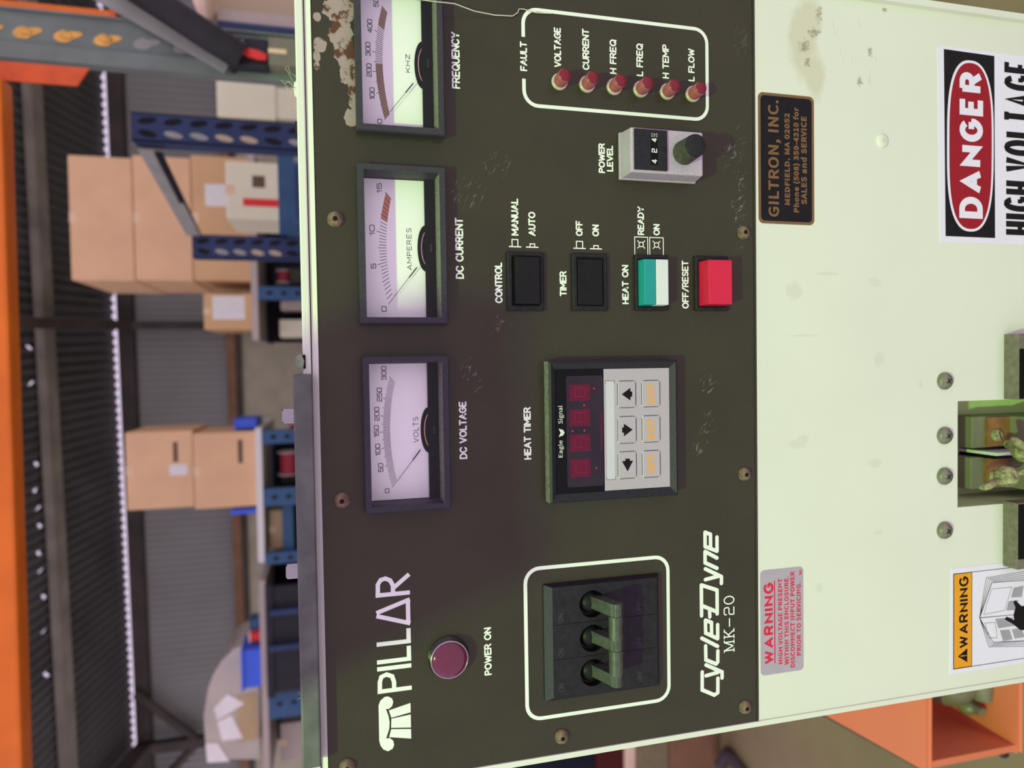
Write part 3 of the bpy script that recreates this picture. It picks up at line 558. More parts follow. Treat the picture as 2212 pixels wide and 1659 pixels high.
for (x0, x1) in ((189.2, 197.8), (176.0, 184.8), (162.6, 171.7), (149.2, 158.7)):
    dsp.poly([(x0, 104.0), (x1, 104.0), (x1, 115.4), (x0, 115.4)], -6.95, 'display_digit')
    a, c = x0 + 2.2, x1 - 1.8
    for (zz) in (106.6, 109.4, 112.2): dsp.stroke([(a, zz), (c, zz)], .5, -7.0, 'digit_segment', False)
    for xx in (a, c): dsp.stroke([(xx, 106.4), (xx + .3, 112.4)], .5, -7.0, 'digit_segment', False)
for (x, z) in ((186.9, 107.2), (173.6, 113.8), (173.6, 107.2), (195.5, 101.5), (153.5, 100.8)): dsp.disc(x, z, .55, -6.95, 'led_dot', 10)
for (x0, x1) in ((163, 183),): dsp.poly([(x0, 97.2), (x1, 97.2), (x1, 98.0), (x0, 98.0)], -6.95, 'display_digit')
dsp.build('display', tm, label='unlit red four-digit display')
b = MB(); b.box(141.0, 205.7, -6.6, -5.9, 58.0, 95.95, 'keypad_grey'); b.poly([(147.0, 90.1), (199.2, 90.1), (199.2, 94.7), (147.0, 94.7)], -6.64, 'strip_grey')
for x, d in ((146.8, 1.6), (199.4, -1.6)): b.stroke([(x + d, 94.8), (x, 94.8), (x, 90.0), (x + d, 90.0)], .16, -6.66, 'scale_ink', False)
b.build('keypad_plate', tm)
KEY = [(184.9, 199.2, 77.6, 88.2), (165.8, 180.2, 77.6, 88.2), (146.9, 161.4, 77.7, 88.3), (184.9, 199.2, 63.5, 74.2), (165.8, 180.2, 63.6, 74.2), (146.8, 161.3, 63.7, 74.3)]
for i, (x0, x1, z0, z1) in enumerate(KEY):
    k = MB(); k.frustum((x0, x1, z0, z1), -6.6, (x0 + .5, x1 - .5, z0 + .5, z1 - .5), -7.0, 'keypad_grey'); cx, cz = (x0 + x1) / 2, (z0 + z1) / 2
    k.stroke(rrect(x0, x1, z0, z1, 1.8, 4), .32, -6.72, 'scale_ink', False, True); Y = -7.06
    if i == 0: k.poly([(cx, cz + 3.0), (cx - 3.4, cz - 2.0), (cx + 3.4, cz - 2.0)], Y, 'black_ink'); k.poly([(cx - 1.4, cz - 3.0), (cx + 1.4, cz - 3.0), (cx + 1.4, cz - 1.8), (cx - 1.4, cz - 1.8)], Y, 'black_ink')
    elif i == 1: k.poly([(cx, cz - 3.0), (cx + 3.4, cz + 2.0), (cx - 3.4, cz + 2.0)], Y, 'black_ink'); k.poly([(cx - 1.4, cz + 1.8), (cx + 1.4, cz + 1.8), (cx + 1.4, cz + 3.0), (cx - 1.4, cz + 3.0)], Y, 'black_ink')
    elif i == 2: k.poly([(cx - 3.4, cz), (cx + 2.2, cz - 3.2), (cx + 2.2, cz + 3.2)], Y, 'black_ink'); k.poly([(cx + 2, cz - 1.3), (cx + 3.4, cz - 1.3), (cx + 3.4, cz + 1.3), (cx + 2, cz + 1.3)], Y, 'black_ink')
    else: outline_text(k, ('ENT', 'RST', 'SET')[i - 3], cx - 5.4, cz - 2.0, cx + 5.4, cz + 2.1, Y, 'orange_ink', .012)
    k.build('key', tm, label=('up arrow key', 'down arrow key', 'left arrow key', 'orange ENT key', 'orange RST key', 'orange SET key')[i])

# ---------------------------------------------------------------- three-pole breaker
br = empty('circuit_breaker', (61.3, 0, 96), cab); br.o['label'] = 'black three-pole circuit breaker with tied levers'
EX = [31.0, 52.6, 71.2, 91.4]; Zb0, Zb1 = 64.0, 128.6; CX = [43.3, 61.9, 80.4]
b = MB(); wz = 103.1
b.ring((29.6, 92.0, 62.8, 129.2), 0, (29.6, 92.0, 62.8, 129.2), -1.2, 'dull_black')
b.ring((29.6, 92.0, 62.8, 129.2), -1.2, (32.6, 91.2, 65.6, 125.4), -4.6, 'dull_black', 'bezel_plastic')
for i in range(3):
    x0, x1 = (32.6, EX[1] - .1) if i == 0 else ((EX[1] + .1, EX[2] - .1) if i == 1 else (EX[2] + .1, 91.2))
    n = 40; cs = [(CX[i] + 7.3 * math.cos(2 * math.pi * k / n), wz + 7.3 * math.sin(2 * math.pi * k / n)) for k in range(n)]
    def edge(k):
        a = 2 * math.pi * k / n; dx, dz = math.cos(a), math.sin(a)
        t = min(((x1 - CX[i]) / dx) if dx > 1e-6 else ((x0 - CX[i]) / dx if dx < -1e-6 else 1e9), ((125.4 - wz) / dz) if dz > 1e-6 else ((65.6 - wz) / dz if dz < -1e-6 else 1e9)); return (CX[i] + t * dx, wz + t * dz)
    es = [edge(k) for k in range(n)]; corners = [(x1, 125.4), (x0, 125.4), (x0, 65.6), (x1, 65.6)]
    for k in range(n):
        k2 = (k + 1) % n; pg = [cs[k], es[k]]
        for c in corners:
            if abs((math.atan2(c[1] - wz, c[0] - CX[i]) - 2 * math.pi * (k + .5) / n + math.pi) % (2 * math.pi) - math.pi) < math.pi / n: pg.append(c)
        pg += [es[k2], cs[k2]]; b.poly(pg, -4.6, 'dull_black')
    b.add([(p[0], -4.6, p[1]) for p in cs] + [(p[0], 5, p[1]) for p in cs], [(k, (k + 1) % n, (k + 1) % n + n, k + n) for k in range(n)], 'black_plastic', True)
    b.poly(cs, 5, 'black_plastic')
b.box(32.6, 91.2, -4.2, -3.5, 65.6, 125.4, 'meter_black') if False else None
for (x0, x1, z0, z1, t) in ((72.7, 77.1, 119.5, 122.6, 'ON'), (54.0, 58.5, 119.5, 122.6, 'ON'), (35.3, 40.0, 119.6, 122.7, 'ON'), (72.0, 78.6, 74.6, 77.5, 'OFF'), (53.2, 60.0, 74.7, 77.5, 'OFF'), (34.7, 41.1, 74.8, 77.6, 'OFF')): b.fit(x0, z0, x1, z1, t, .5, -4.68, 'bezel_plastic')
b.build('breaker_body', br)
GX = [(41.3, 47.4), (59.9, 65.8), (77.8, 84.6)]; gz, gy = 95.4, -17.5
for i in range(3):
    lv = MB(); g0, g1 = GX[i]; c = CX[i]
    lv.lathe(c, wz, [(7.0, 3.5), (6.8, 1.2), (5.6, -1.8), (3.2, -3.6), (0, -4.2)], 'black_plastic', 32)
    lv.hexa([(c - 2.6, 1, 99), (c + 3.6, 1, 99), (g1, gy + 2, gz - 2.2), (g0, gy + 2, gz - 2.2), (c - 2.6, -1, 104.5), (c + 3.6, -1, 104.5), (g1, gy - 1, gz + 2.6), (g0, gy - 1, gz + 2.6)], 'olive_handle')
    n = 40; vs = []
    for k in range(n):
        a = 2 * math.pi * k / n; r = 3.2 * (1 - (.06 if k % 2 else 0)); vs.append((gy + r * math.cos(a), gz + r * math.sin(a)))
    lv.add([(g0, p[0], p[1]) for p in vs] + [(g1, p[0], p[1]) for p in vs], [(k, (k + 1) % n, (k + 1) % n + n, k + n) for k in range(n)] + [tuple(range(n))[::-1], tuple(range(n, 2 * n))], 'olive_handle')
    lv.build('lever', br)
for (x0, x1) in ((47.4, 59.9), (65.8, 77.8)):
    t = MB(); t.rod((x0, gy, gz), (x1, gy, gz), 3.6, 'olive_handle', 28); t.build('tie_bar', br)

# ---------------------------------------------------------------- labels stuck on the cream panel
b = MB(); b.prism(rrect(287.4, 361.6, -39.6, -2.6, 3.2), .05, .2, 'gold_ink'); b.prism(rrect(289.0, 360.0, -38.0, -4.2, 2.4), -.02, .05, 'plaque_black')
for (t, x0, x1, z0, z1, bo) in (('GILTRON, INC.', 291.3, 357.7, -17.6, -8.9, .012), ('MEDFIELD, MA 02052', 298.4, 350.9, -24.0, -19.7, .02), ('Phone (508) 359-4310 for', 294.4, 354.6, -30.1, -25.3, .02), ('SALES and SERVICE', 299.1, 349.9, -34.6, -30.5, .02)): outline_text(b, t, x0, z0, x1, z1, INK, 'gold_ink', bo)
b.build('maker_plaque', cab, label='black plaque with gold lettering')
b = MB(); b.prism(rrect(25.8, 87.4, -31.0, -2.2, 2.6), 0, .2, 'silver_label')
b.fit(32.2, -10.9, 79.8, -4.3, 'WARNING', 1.5, INK, 'red_ink', .42, 0, True); b.poly([(32.2, -11.9), (80.6, -11.9), (80.6, -11.2), (32.2, -11.2)], INK, 'red_ink')
for (t, x0, x1, z0, z1) in (('HIGH VOLTAGE PRESENT', 31.2, 81.6, -16.8, -13.9), ('WITHIN THIS ENCLOSURE.', 30.2, 82.7, -21.0, -18.1), ('DISCONNECT INPUT POWER', 28.2, 85.1, -25.1, -22.1), ('PRIOR TO SERVICING.', 34.7, 78.4, -29.3, -26.3), ('WI', 82.4, 85.4, -29.9, -28.2)): outline_text(b, t, x0, z0, x1, z1, INK, 'red_ink', .013)
b.build('warning_label', cab, label='silver label with red warning text')
b = MB(); sw = 'sign_white'
b.prism([(280.6, -260), (400.2, -260), (400.2, -129.6), (398.6, -128.0), (280.6, -129.9)], -.02, .2, sw); b.poly([(284.2, -172.9), (397.9, -171.8), (398.4, -132.7), (284.2, -134.2)], -.06, 'sign_black')
def oval(x0, x1, zc, h, m, y):                              # pointed-oval warning field: flat top and bottom, bulging ends
    cx = (x0 + x1) / 2; hw = (x1 - x0) / 2; pts = [(cx + hw * math.copysign(abs(math.cos(t)) ** .62, math.cos(t)), zc + h * math.copysign(abs(math.sin(t)) ** .82, math.sin(t))) for t in [2 * math.pi * k / 64 for k in range(64)]]; b.poly(pts, y, m)
oval(287.6, 393.4, -153.3, 18.2, sw, -.10); oval(289.2, 391.8, -153.4, 16.5, 'sign_red', -.14)
b.fit(295.8, -162.9, 386.4, -144.6, 'DANGER', 4.3, -.18, sw, .52, 0, True)
b.fit(286.6, -206.0, 397.0, -179.8, 'HIGH VOLTAGE', 3.7, INK, 'sign_black', .62, 0, True)
b.build('danger_sign', cab, label='white, black and red danger sign')
b = MB(); b.prism([(9.0, -250), (76.3, -250), (76.3, -139.0), (9.0, -138.0)], -.02, .2, sw)
b.poly([(11.9, -155.4), (72.9, -155.4), (72.9, -140.6), (11.9, -140.6)], -.06, 'black_ink'); b.poly([(12.5, -154.9), (72.4, -154.9), (72.4, -141.2), (12.5, -141.2)], -.09, 'sign_orange')
b.fit(24.8, -152.5, 70.4, -145.0, 'WARNING', 1.45, -.12, 'black_ink', .38, 0, True)
b.poly([(15.3, -151.6), (24.3, -151.6), (19.8, -144.2)], -.12, 'black_ink'); b.stroke([(19.8, -146.5), (19.8, -149.2)], .7, -.15, 'sign_orange'); b.disc(19.8, -150.6, .45, -.15, 'sign_orange', 8)
bl = lambda p, w=.35, c=False, m='scale_ink': b.stroke(p, w, -.06, m, True, c)
bl([(12.1, -155.4), (12.1, -249)], .4); bl([(72.7, -155.4), (72.7, -249)], .4)
for k in range(5):                                          # open handbook with its fanned pages
    bl([(42.8, -161.3), (68.0 - .8 * k, -166.6 - 1.5 * k), (69.4 - 1.4 * k, -205 - 2 * k)], .3); bl([(42.8, -161.3), (23.0 + .6 * k, -168.9 - 1.3 * k), (19.0 + 1.2 * k, -207 - 2 * k)], .3)
b.poly([(42.8, -161.8), (64.2, -171.5), (62.5, -215), (41.0, -208)], -.09, sw); b.poly([(42.4, -161.8), (41.0, -208), (22.5, -216), (26.0, -172.5)], -.09, sw)
b.v = b.v
def bq(p, m, y, w=.28): b.stroke(p, w, y, m, True, True)
bq([(42.8, -161.6), (64.4, -171.3), (62.5, -215), (41.0, -208)], 'scale_ink', -.11); bq([(42.6, -161.6), (41.0, -208), (22.3, -216), (25.6, -172.3)], 'scale_ink', -.11)
bq([(44.5, -164.6), (60.4, -171.0), (60.0, -187.4), (45.4, -181.6)], 'scale_ink', -.12, .24); bq([(38.9, -165.6), (38.4, -173.9), (28.2, -175.6), (28.9, -168.6)], 'scale_ink', -.12, .24)
for q in ([(59.4, -189), (60.0, -197.2), (52.6, -195.6), (53.3, -186.8)], [(51.0, -184.8), (51.1, -193), (44.6, -190.6), (45.2, -182.9)], [(40.7, -173.9), (40.2, -188.2), (34.4, -190.2), (34.2, -176.6)], [(32.9, -177.7), (32.5, -185.6), (25.6, -188.2), (25.6, -180.4)], [(32.3, -187.4), (32.6, -195.6), (26, -198.2), (26, -190)]): b.poly(q, -.13, 'print_grey')
b.poly([(39.6, -181.5), (41.2, -183.2), (38.2, -189.4), (41.5, -188.8), (46.3, -190.4), (50.2, -188.6), (51.0, -190.6), (46.8, -195.4), (46.5, -204), (33.2, -206), (30.4, -199.4), (31.2, -194.4), (33.6, -191.2), (35.8, -188.2)], -.16, 'black_ink')
b.build('handbook_sign', cab, label='white sign with orange header and open book')

# ---------------------------------------------------------------- output terminals in the cut-out
for (x0, x1, z1) in ((182.0, 223.3, -180.6), (74.6, 116.6, -180.2)):
    b = MB(); b.box(x0, x1, -9.6, .2, -300, z1, 'block_grey'); u0, u1 = (x0 + 3.0, x1 - .6) if x0 > 150 else (x0 + 6.5, x1 - .6)
    b.box(u0 if x0 < 150 else x0 + .5, u1 if x0 < 150 else x1 - 9.5, -9.9, -9.5, -300, z1 - .5, 'meter_black'); b.build('terminal_cover', cab, bevel=.5, label='black terminal block cover')
def wing_nut(o, ax, span, name):
    o = Vector(o); ax = Vector(ax).normalized(); sp = Vector(span).normalized(); th = ax.cross(sp); b = MB()
    b.rod(o - ax * 16, o + ax * 5, 2.7, 'brass_old', 16)
    for k in range(10): b.rod(o - ax * (15 - 1.5 * k), o - ax * (14.3 - 1.5 * k), 3.15, 'brass_old', 16)
    b.tube([o + ax * q for q in (-3, -1, 2, 4.5, 5.6, 6.4, 7.4)], [4.6, 6.3, 6.9, 6.0, 4.6, 3.9, 3.3], 'brass_old', 20)
    for s_ in (-1, 1):
        pts = [o + sp * s_ * a + ax * c for a, c in ((4.0, 1.5), (7.5, 3.0), (10.5, 5.0), (13.5, 7.0), (15.6, 8.4))]
        rs = (3.2, 3.0, 3.5, 3.9, 2.9); n = 12; vs = []
        for p, r in zip(pts, rs):
            d = (sp * s_ + ax * .6).normalized(); q = d.cross(th)
            for j in range(n): a = 2 * math.pi * j / n; vs.append(p + q * r * 1.35 * math.cos(a) + th * r * .62 * math.sin(a))
        b.add(vs, [(i * n + j, i * n + (j + 1) % n, (i + 1) * n + (j + 1) % n, (i + 1) * n + j) for i in range(4) for j in range(n)] + [tuple(range(n))[::-1], tuple(range(4 * n, 5 * n))], 'brass_old', True)
    return b.build(name, cab, label='tarnished brass wing nut')
for (x0, x1, z1, cz) in ((148.9, 169.2, -175.4, -192.5), (121.4, 142.0, -174.4, -190.8)):
    b = MB(); b.box(x0 - .4, x1 + .4, 18, 34, -246, z1, 'terminal_grey'); t = b.build('terminal_block', cab, bevel=.6)
    b = MB(); b.box(x0 + .6, x1 - .4, 15.5, 18, -246, z1 - 10.6, 'copper_plate'); b.box(x0, x1, 4, 15.5, -246, z1 - 29, 'terminal_grey')
    b.build('copper_plate', t); b = MB(); xx = x0 + 8; b.lathe(xx, cz, [(4.2, 15.6), (4.0, 13.6), (2.6, 12.6), (0, 12.4)], 'brass_old', 24); b.stroke([(xx - 2.6, cz - 1), (xx + 2.6, cz + 1)], .8, 12.3, 'screw_slot', False); b.build('plate_screw', t)
b = MB(); b.box(144.6, 146.6, 6, 34, -246, -181.6, 'nylon_white'); b.box(142.2, 144.4, 8, 34, -246, -182.5, 'meter_black'); b.build('divider', cab, label='thin white insulating divider')
wing_nut((149.5, -8, -185.5), (-.15, -.80, .35), (.58, -.15, .80), 'wing_nut')
wing_nut((134.6, -9, -171.5), (-.10, -.62, .62), (-.34, .22, .93), 'wing_nut')

# ---------------------------------------------------------------- on top of the cabinet
bar = MB(); bar.box(16.6, 205.8, -9.5, 40, 248.3, 253.4, 'bar_black') if False else bar.box(16.6, 205.8, -7.5, 46, 243.9, 252.6, 'bar_black')
mbar = part(bar, 'mounting_bar', bevel=.9, label='dark grey metal bar along the top edge')
for (x0, x1) in ((181.2, 188.4), (102.8, 110.6)):
    b = MB(); cx = (x0 + x1) / 2; b.rod((cx, 14, 252.6), (cx, 14, 258.6), 3.8, 'chrome', 28); b.rod((cx, 14, 258.6), (cx, 14, 259.2), 3.5, 'chrome', 28, 3.2); b.build('bolt', mbar, label='bright steel bolt')
b = MB(); b.prism([(208.0, 248.2), (208.6, 250.6), (210.6, 251.6), (213.6, 251.4), (215.2, 249.8), (215.2, 248.6), (212, 247.4)], -2.4, 8, 'clip_green'); b.box(208.4, 215.0, -1.8, 2, 246.9, 248.4, 'meter_black'); b.build('lid_clip', cab, bevel=.3, label='small green plastic clip')
b = MB(); b.rod((343.0, 60, 249), (343.0, 60, 252), 4, 'dull_black', 16); b.build('rubber_bumper', cab)

# ---------------------------------------------------------------- loose fluff
b = MB(); pts = [(388.2, 208.9), (387.5, 203.5), (387.3, 193.3), (387.1, 182.9), (387.3, 172.3), (386.7, 161.6), (386.9, 150.7), (387.5, 141.2), (389.3, 138.5), (391.4, 137.8), (391.8, 135.2), (390.8, 128.4), (391.4, 120.1)]
dep = [-6.6, -6.7, -6.7, -6.7, -6.6, -3.0, -1.0, -.9, -1.4, -1.0, -.7, -.6, -.5]
pts = [(388.9, -6.4, 220.0), (388.6, -6.5, 214.0)] + [(p[0], y, p[1]) for p, y in zip(pts, dep)]
b.tube(pts, .27, 'thread_fibre', 6); tag(b.build('thread'), 'loose pale thread hanging down across the right-hand meter and fault box', 'thread')
b = MB()
for k in range(9):
    x, z = random.uniform(338, 352), 248.3; q = [(x, 10, z)]
    for j in range(4): q.append((q[-1][0] + random.uniform(-2.2, 3.4), 10 + random.uniform(-2, 2), q[-1][2] + random.uniform(.4, 2.4)))
    b.tube(q, .10, 'lint', 5)
tag(b.build('dry_grass'), 'few dry straw fibres caught beside the rivet on the lid', 'lint', kind='stuff')
b = MB(); q = []
for k in range(60): q.append((200 - 3.1 * k, 47 + random.uniform(-1, 1), 252.6 + max(0, random.gauss(.5, .35)) + (1.6 if 2 < k < 12 else 0)))
b.tube(q, [.3 + random.random() * .4 for _ in q], 'lint', 6)
for k in range(14):
    x = random.choice((190, 172, 96, 60, 40, 30)) + random.uniform(-6, 6); p = [(x, 40, 252.4)]
    for j in range(4): p.append((p[-1][0] + random.uniform(-2.5, 2.5), 40, p[-1][2] + random.uniform(-.4, 1.6)))
    b.tube(p, .09, 'lint', 5)
tag(b.build('lint_edge'), 'fuzzy lint along the back edge of the dark bar', 'lint', kind='stuff')

# ================================================================ THE HALL BEHIND
def sh(c, k=1.0): return alb(c, 0, k)
mat('corrugated_dark', sh((76, 70, 76), 1.35), .6, var=.15, scale=1.5, spec=.15)
mat('corrugated_grey', sh((120, 112, 119), 1.4), .55, .0, var=.08, scale=1.2, spec=.2)
mat('old_timber', sh((110, 98, 96), 1.5), .8, var=.25, scale=3)
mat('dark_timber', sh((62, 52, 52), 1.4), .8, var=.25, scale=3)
mat('brown_timber', sh((126, 88, 72), 1.1), .8, var=.2, scale=4)
mat('concrete_wall', sh((150, 136, 128), 1.3), .85, var=.12, scale=5)
mat('concrete_floor', alb((126, 122, 82), 1, 1.32), .8, var=.18, scale=2.2, spec=.2)
mat('rack_blue', sh((52, 78, 120), 1.1), .5, var=.12, scale=8)
mat('rack_navy', sh((42, 52, 92), 1.1), .5, var=.15, scale=8)
mat('rack_green', alb((106, 116, 108), 2, 1.2), .5, var=.14, scale=14, bump=.1, bscale=60)
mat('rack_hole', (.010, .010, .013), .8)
mat('rack_grey', sh((140, 132, 138), 1.15), .55, var=.12, scale=12)
mat('beam_orange', alb((226, 104, 24), 0, 1.0), .3, var=.12, scale=10, spec=.4)
mat('connector_red', alb((214, 84, 46), 0, 1.0), .45, var=.12, scale=30)
mat('beam_gold', (.85, .46, .10), .2, .35, var=.2, scale=60)
mat('cardboard', sh((196, 150, 126), 1.2), .8, var=.05, scale=6)
mat('cardboard_tan', sh((186, 142, 112), 1.15), .8, var=.07, scale=6)
mat('box_tape', sh((208, 168, 150), 1.1), .5, var=.04)
mat('paper_label', sh((204, 190, 202), 1.1), .6, var=.03)
mat('print_dark', sh((96, 74, 66)), .7)
mat('cream_carton', sh((204, 188, 178), 1.15), .7, var=.05, scale=5)
mat('olive_carton', alb((188, 182, 140), 1, 1.1), .7, var=.05, scale=5)
mat('pink_cloth', sh((222, 176, 172), 1.1), .8, var=.1, scale=12)
mat('mauve_shelf', sh((170, 148, 154), 1.1), .7, var=.05)
mat('hose_black', (.022, .021, .022), .55, var=.3, scale=14)
mat('signal_red', sh((204, 44, 50), 1.1), .45, var=.06)
mat('spool_red', sh((150, 44, 62), 1.1), .5, var=.1)
mat('blue_plastic', sh((62, 86, 206), 1.15), .45, var=.05)
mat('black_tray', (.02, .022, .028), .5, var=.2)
mat('stretch_film', sh((172, 152, 152), 1.05), .25, var=.12, scale=5, spec=.6, coat=.5)
mat('film_white', sh((224, 206, 214), 1.1), .25, var=.08, scale=6, spec=.6)
mat('plywood', sh((172, 140, 116), 1.1), .7, var=.1, scale=4)
mat('pile_navy', (.010, .013, .026), .5, spec=.2)
mat('maroon_box', alb((78, 24, 20), 1, 1.1), .6, var=.1)
mat('machine_orange', alb((226, 130, 92), 1, 1.0), .42, var=.06, scale=6, spec=.35)
mat('motor_grey', alb((136, 140, 112), 1, 1.0), .4, .25, var=.25, scale=14, bump=.3, bscale=60)
mat('drum_olive', alb((140, 138, 96), 1), .6, var=.1)
mat('violet_rag', sh((72, 58, 70), 1.0), .8, var=.15)

# --- shell: two walls of the far side, roof, floor
H1 = C0.z + 2500
w0, w1 = atz(232, 190, H1), atz(290, 1450, H1)
WU = (w1 - w0); WU.z = 0; WU.normalize(); WN = Vector((-WU.y, WU.x, 0)); WN = WN if WN.y > 0 else -WN
def atw(px, py, off=0.):
    d = ray(px, py); p0 = w0 + WN * off; return C0 + d * ((p0 - C0).dot(WN) / d.dot(WN))
def wp(s, off, z): p = w0 + WU * s + WN * off; return (p.x, p.y, z)          # along the wall, behind it, height
def sof(p): return (Vector(p) - w0).dot(WU)
S0, S1 = -2600, 9300; zc = atw(512, 900).z
b = MB(); n = 720; vs = []
for i in range(n + 1):
    s_ = S0 + (S1 - S0) * i / n; o = 11 * math.sin(2 * math.pi * s_ / 82.)
    vs += [wp(s_, o, zc - 60), wp(s_, o, H1)]
b.add(vs, [(2 * i, 2 * i + 2, 2 * i + 3, 2 * i + 1) for i in range(n)], 'corrugated_grey', True); tag(b.build('wall_back'), 'grey corrugated sheet wall behind the racks', None, kind='structure')
b = MB(); vs = [wp(S0, -60, FL), wp(S1, -60, FL), wp(S1, 200, FL), wp(S0, 200, FL), wp(S0, -60, zc - 54), wp(S1, -60, zc - 54), wp(S1, 200, zc - 54), wp(S0, 200, zc - 54)]; b.hexa(vs, 'concrete_wall'); tag(b.build('wall_lower'), 'low concrete wall under the corrugated sheets', None, kind='structure')
b = MB(); b.box(-5000, 9000, -1200, 10500, FL - 60, FL, 'concrete_floor'); tag(b.build('floor'), 'stained concrete warehouse floor', None, kind='structure')
SL = .20                                                                         # roof pitch, rising towards the camera
def rp(s, t, dz=0.): p = w0 + WU * s - WN * t; return (p.x, p.y, H1 + 62 + t * SL + dz)
def atroof(px, py, dz=0.):
    d = ray(px, py); # plane: z = H1+62+SL*t, t = -(p-w0).WN
    k = (H1 + 62 + dz + SL * -((C0 - w0).dot(WN)) - C0.z) / (d.z + SL * d.dot(WN)); p = C0 + d * k; return (p - w0).dot(WU), -((p - w0).dot(WN)), p
tr = [atroof(78, 800)[1], atroof(78, 1300)[1]]; td = sum(tr) / 2
b = MB(); rows = [-30, td - 20, td + 20, 5200]; per = 102.; m_ = 8; n = int((S1 - S0) / per) * m_; vs = []
for i in range(n + 1):
    s_ = S0 + per * i / m_; o = 17 * math.sin(2 * math.pi * i / m_)
    vs += [rp(s_, t, o) for t in rows]
holes = set()
for (px, py) in [(66, 693), (72, 750), (76, 827), (82, 1000), (84, 1058), (85, 1095), (86, 1134), (88, 1192), (90, 1232), (91, 1290), (92, 1366), (97, 1460)]:
    s_ = atroof(px, py)[0]; i = int((s_ - S0) / per * m_); holes |= {i, i + 1, i - 1}
b.add(vs, [(4 * i + j, 4 * i + 4 + j, 4 * i + 5 + j, 4 * i + 1 + j) for i in range(n) for j in range(3) if not (j == 1 and i in holes)], 'corrugated_dark', True)
tag(b.build('ceiling'), 'dark corrugated roof sheeting with daylight showing at the eaves', None, kind='structure')
def rbeam(name, t0, t1, th, m, lab, s0=S0, s1=S1, lift=-26):
    b = MB(); q = [rp(s0, t0, lift - th), rp(s1, t0, lift - th), rp(s1, t1, lift - th), rp(s0, t1, lift - th), rp(s0, t0, lift), rp(s1, t0, lift), rp(s1, t1, lift), rp(s0, t1, lift)]; b.hexa(q, m); return tag(b.build(name), lab, None, kind='structure')
ta, tb = atroof(88, 700, -80)[1], atroof(112, 700, -80)[1]
rbeam('trim_1', min(ta, tb), max(ta, tb), 80, 'old_timber', 'weathered roof purlin')
def wbeam(name, pxa, pxb, off0, off1, m, lab, py=850):
    za, zb = atw(pxa, py).z, atw(pxb, py).z; b = MB()
    b.hexa([wp(S0, off0, min(za, zb)), wp(S1, off0, min(za, zb)), wp(S1, off1, min(za, zb)), wp(S0, off1, min(za, zb)), wp(S0, off0, max(za, zb)), wp(S1, off0, max(za, zb)), wp(S1, off1, max(za, zb)), wp(S0, off1, max(za, zb))], m)
    return tag(b.build(name), lab, None, kind='structure')
wbeam('trim_2', 268, 300, -150, -14, 'dark_timber', 'dark timber wall plate under the eaves')
wbeam('trim_3', 496, 514, -150, -70, 'brown_timber', 'brown timber rail along the wall')
wbeam('trim_4', 514, 526, -148, -14, 'dark_timber', 'dark sill under the brown rail')
def column(name, py, w, lab):
    s_ = sof(atw(400, py)); b = MB(); ztop = H1 - 30
    b.hexa([wp(s_ - w / 2, -260, FL), wp(s_ + w / 2, -260, FL), wp(s_ + w / 2, -152, FL), wp(s_ - w / 2, -152, FL), wp(s_ - w / 2, -260, ztop), wp(s_ + w / 2, -260, ztop), wp(s_ + w / 2, -152, ztop), wp(s_ - w / 2, -152, ztop)], 'dark_timber')
    q = [rp(s_ - w / 2, 160, -320), rp(s_ + w / 2, 160, -320), rp(s_ + w / 2, 5000, -320), rp(s_ - w / 2, 5000, -320), rp(s_ - w / 2, 160, -130), rp(s_ + w / 2, 160, -130), rp(s_ + w / 2, 5000, -130), rp(s_ - w / 2, 5000, -130)]; b.hexa(q, 'dark_timber')
    return tag(b.build(name), lab, None, kind='structure'), s_
column('trim_5', 703, 100, 'dark portal frame post and rafter near the tall carton stack')
_, sc = column('trim_6', 1585, 120, 'dark portal frame post and rafter near the film-wrapped bundle')
b = MB()
for sg in (-1, 1): b.rod(wp(sc, -206, H1 - 750), wp(sc + sg * 700, -206, H1 - 60), 55, 'dark_timber', 8)
tag(b.build('trim_7'), 'pair of knee braces on the post', None, kind='structure')

# --- helpers for the stored goods
def span(px0, px1, py0, py1, Y):         # front rectangle seen between photo columns/rows, at depth Y
    pm, qm = (px0 + px1) / 2, (py0 + py1) / 2
    return at(pm, py1, Y).x, at(pm, py0, Y).x, at(px1, qm, Y).z, at(px0, qm, Y).z
def carton(lab, px0, px1, py0, py1, Y, dep, m, z0=None, z1=None, labels=(), group=None, cat='box', name='cardboard_box', tape=None):
    x0, x1, a, c = span(px0, px1, py0, py1, Y); z0 = a if z0 is None else z0; z1 = c if z1 is None else z1
    t = thing(name, lab, cat, ((x0 + x1) / 2, Y + dep / 2, z0), group)
    b = MB(); b.box(x0, x1, Y, Y + dep, z0, z1, m); b.build('carton', t, bevel=min(6, dep * .02))
    b = MB(); xm = (x0 + x1) / 2; h_ = min(26, (x1 - x0) * .08); L = [(Y - .8, z1 - 34), (Y + 1, z1 - 34), (Y + 1, z1 - 1), (Y + dep - 4, z1 - 1), (Y + dep - 4, z1 + .6), (Y - .8, z1 + .6)]
    b.add([(xm - h_, p, q) for p, q in L] + [(xm + h_, p, q) for p, q in L], [tuple(range(6)), tuple(range(11, 5, -1))] + [(i, i + 6, (i + 1) % 6 + 6, (i + 1) % 6) for i in range(6)], tape or 'box_tape'); b.build('packing_tape', t)
    for (u0, u1, v0, v1, mm) in labels:
        q0, q1, r0, r1 = span(v0, v1, u0, u1, Y); b = MB(); b.box(q0, q1, Y - 1.5, Y + 1, r0, r1, mm); b.build('box_label' if mm == 'paper_label' else 'printed_mark', t)
    return t, z1, z0
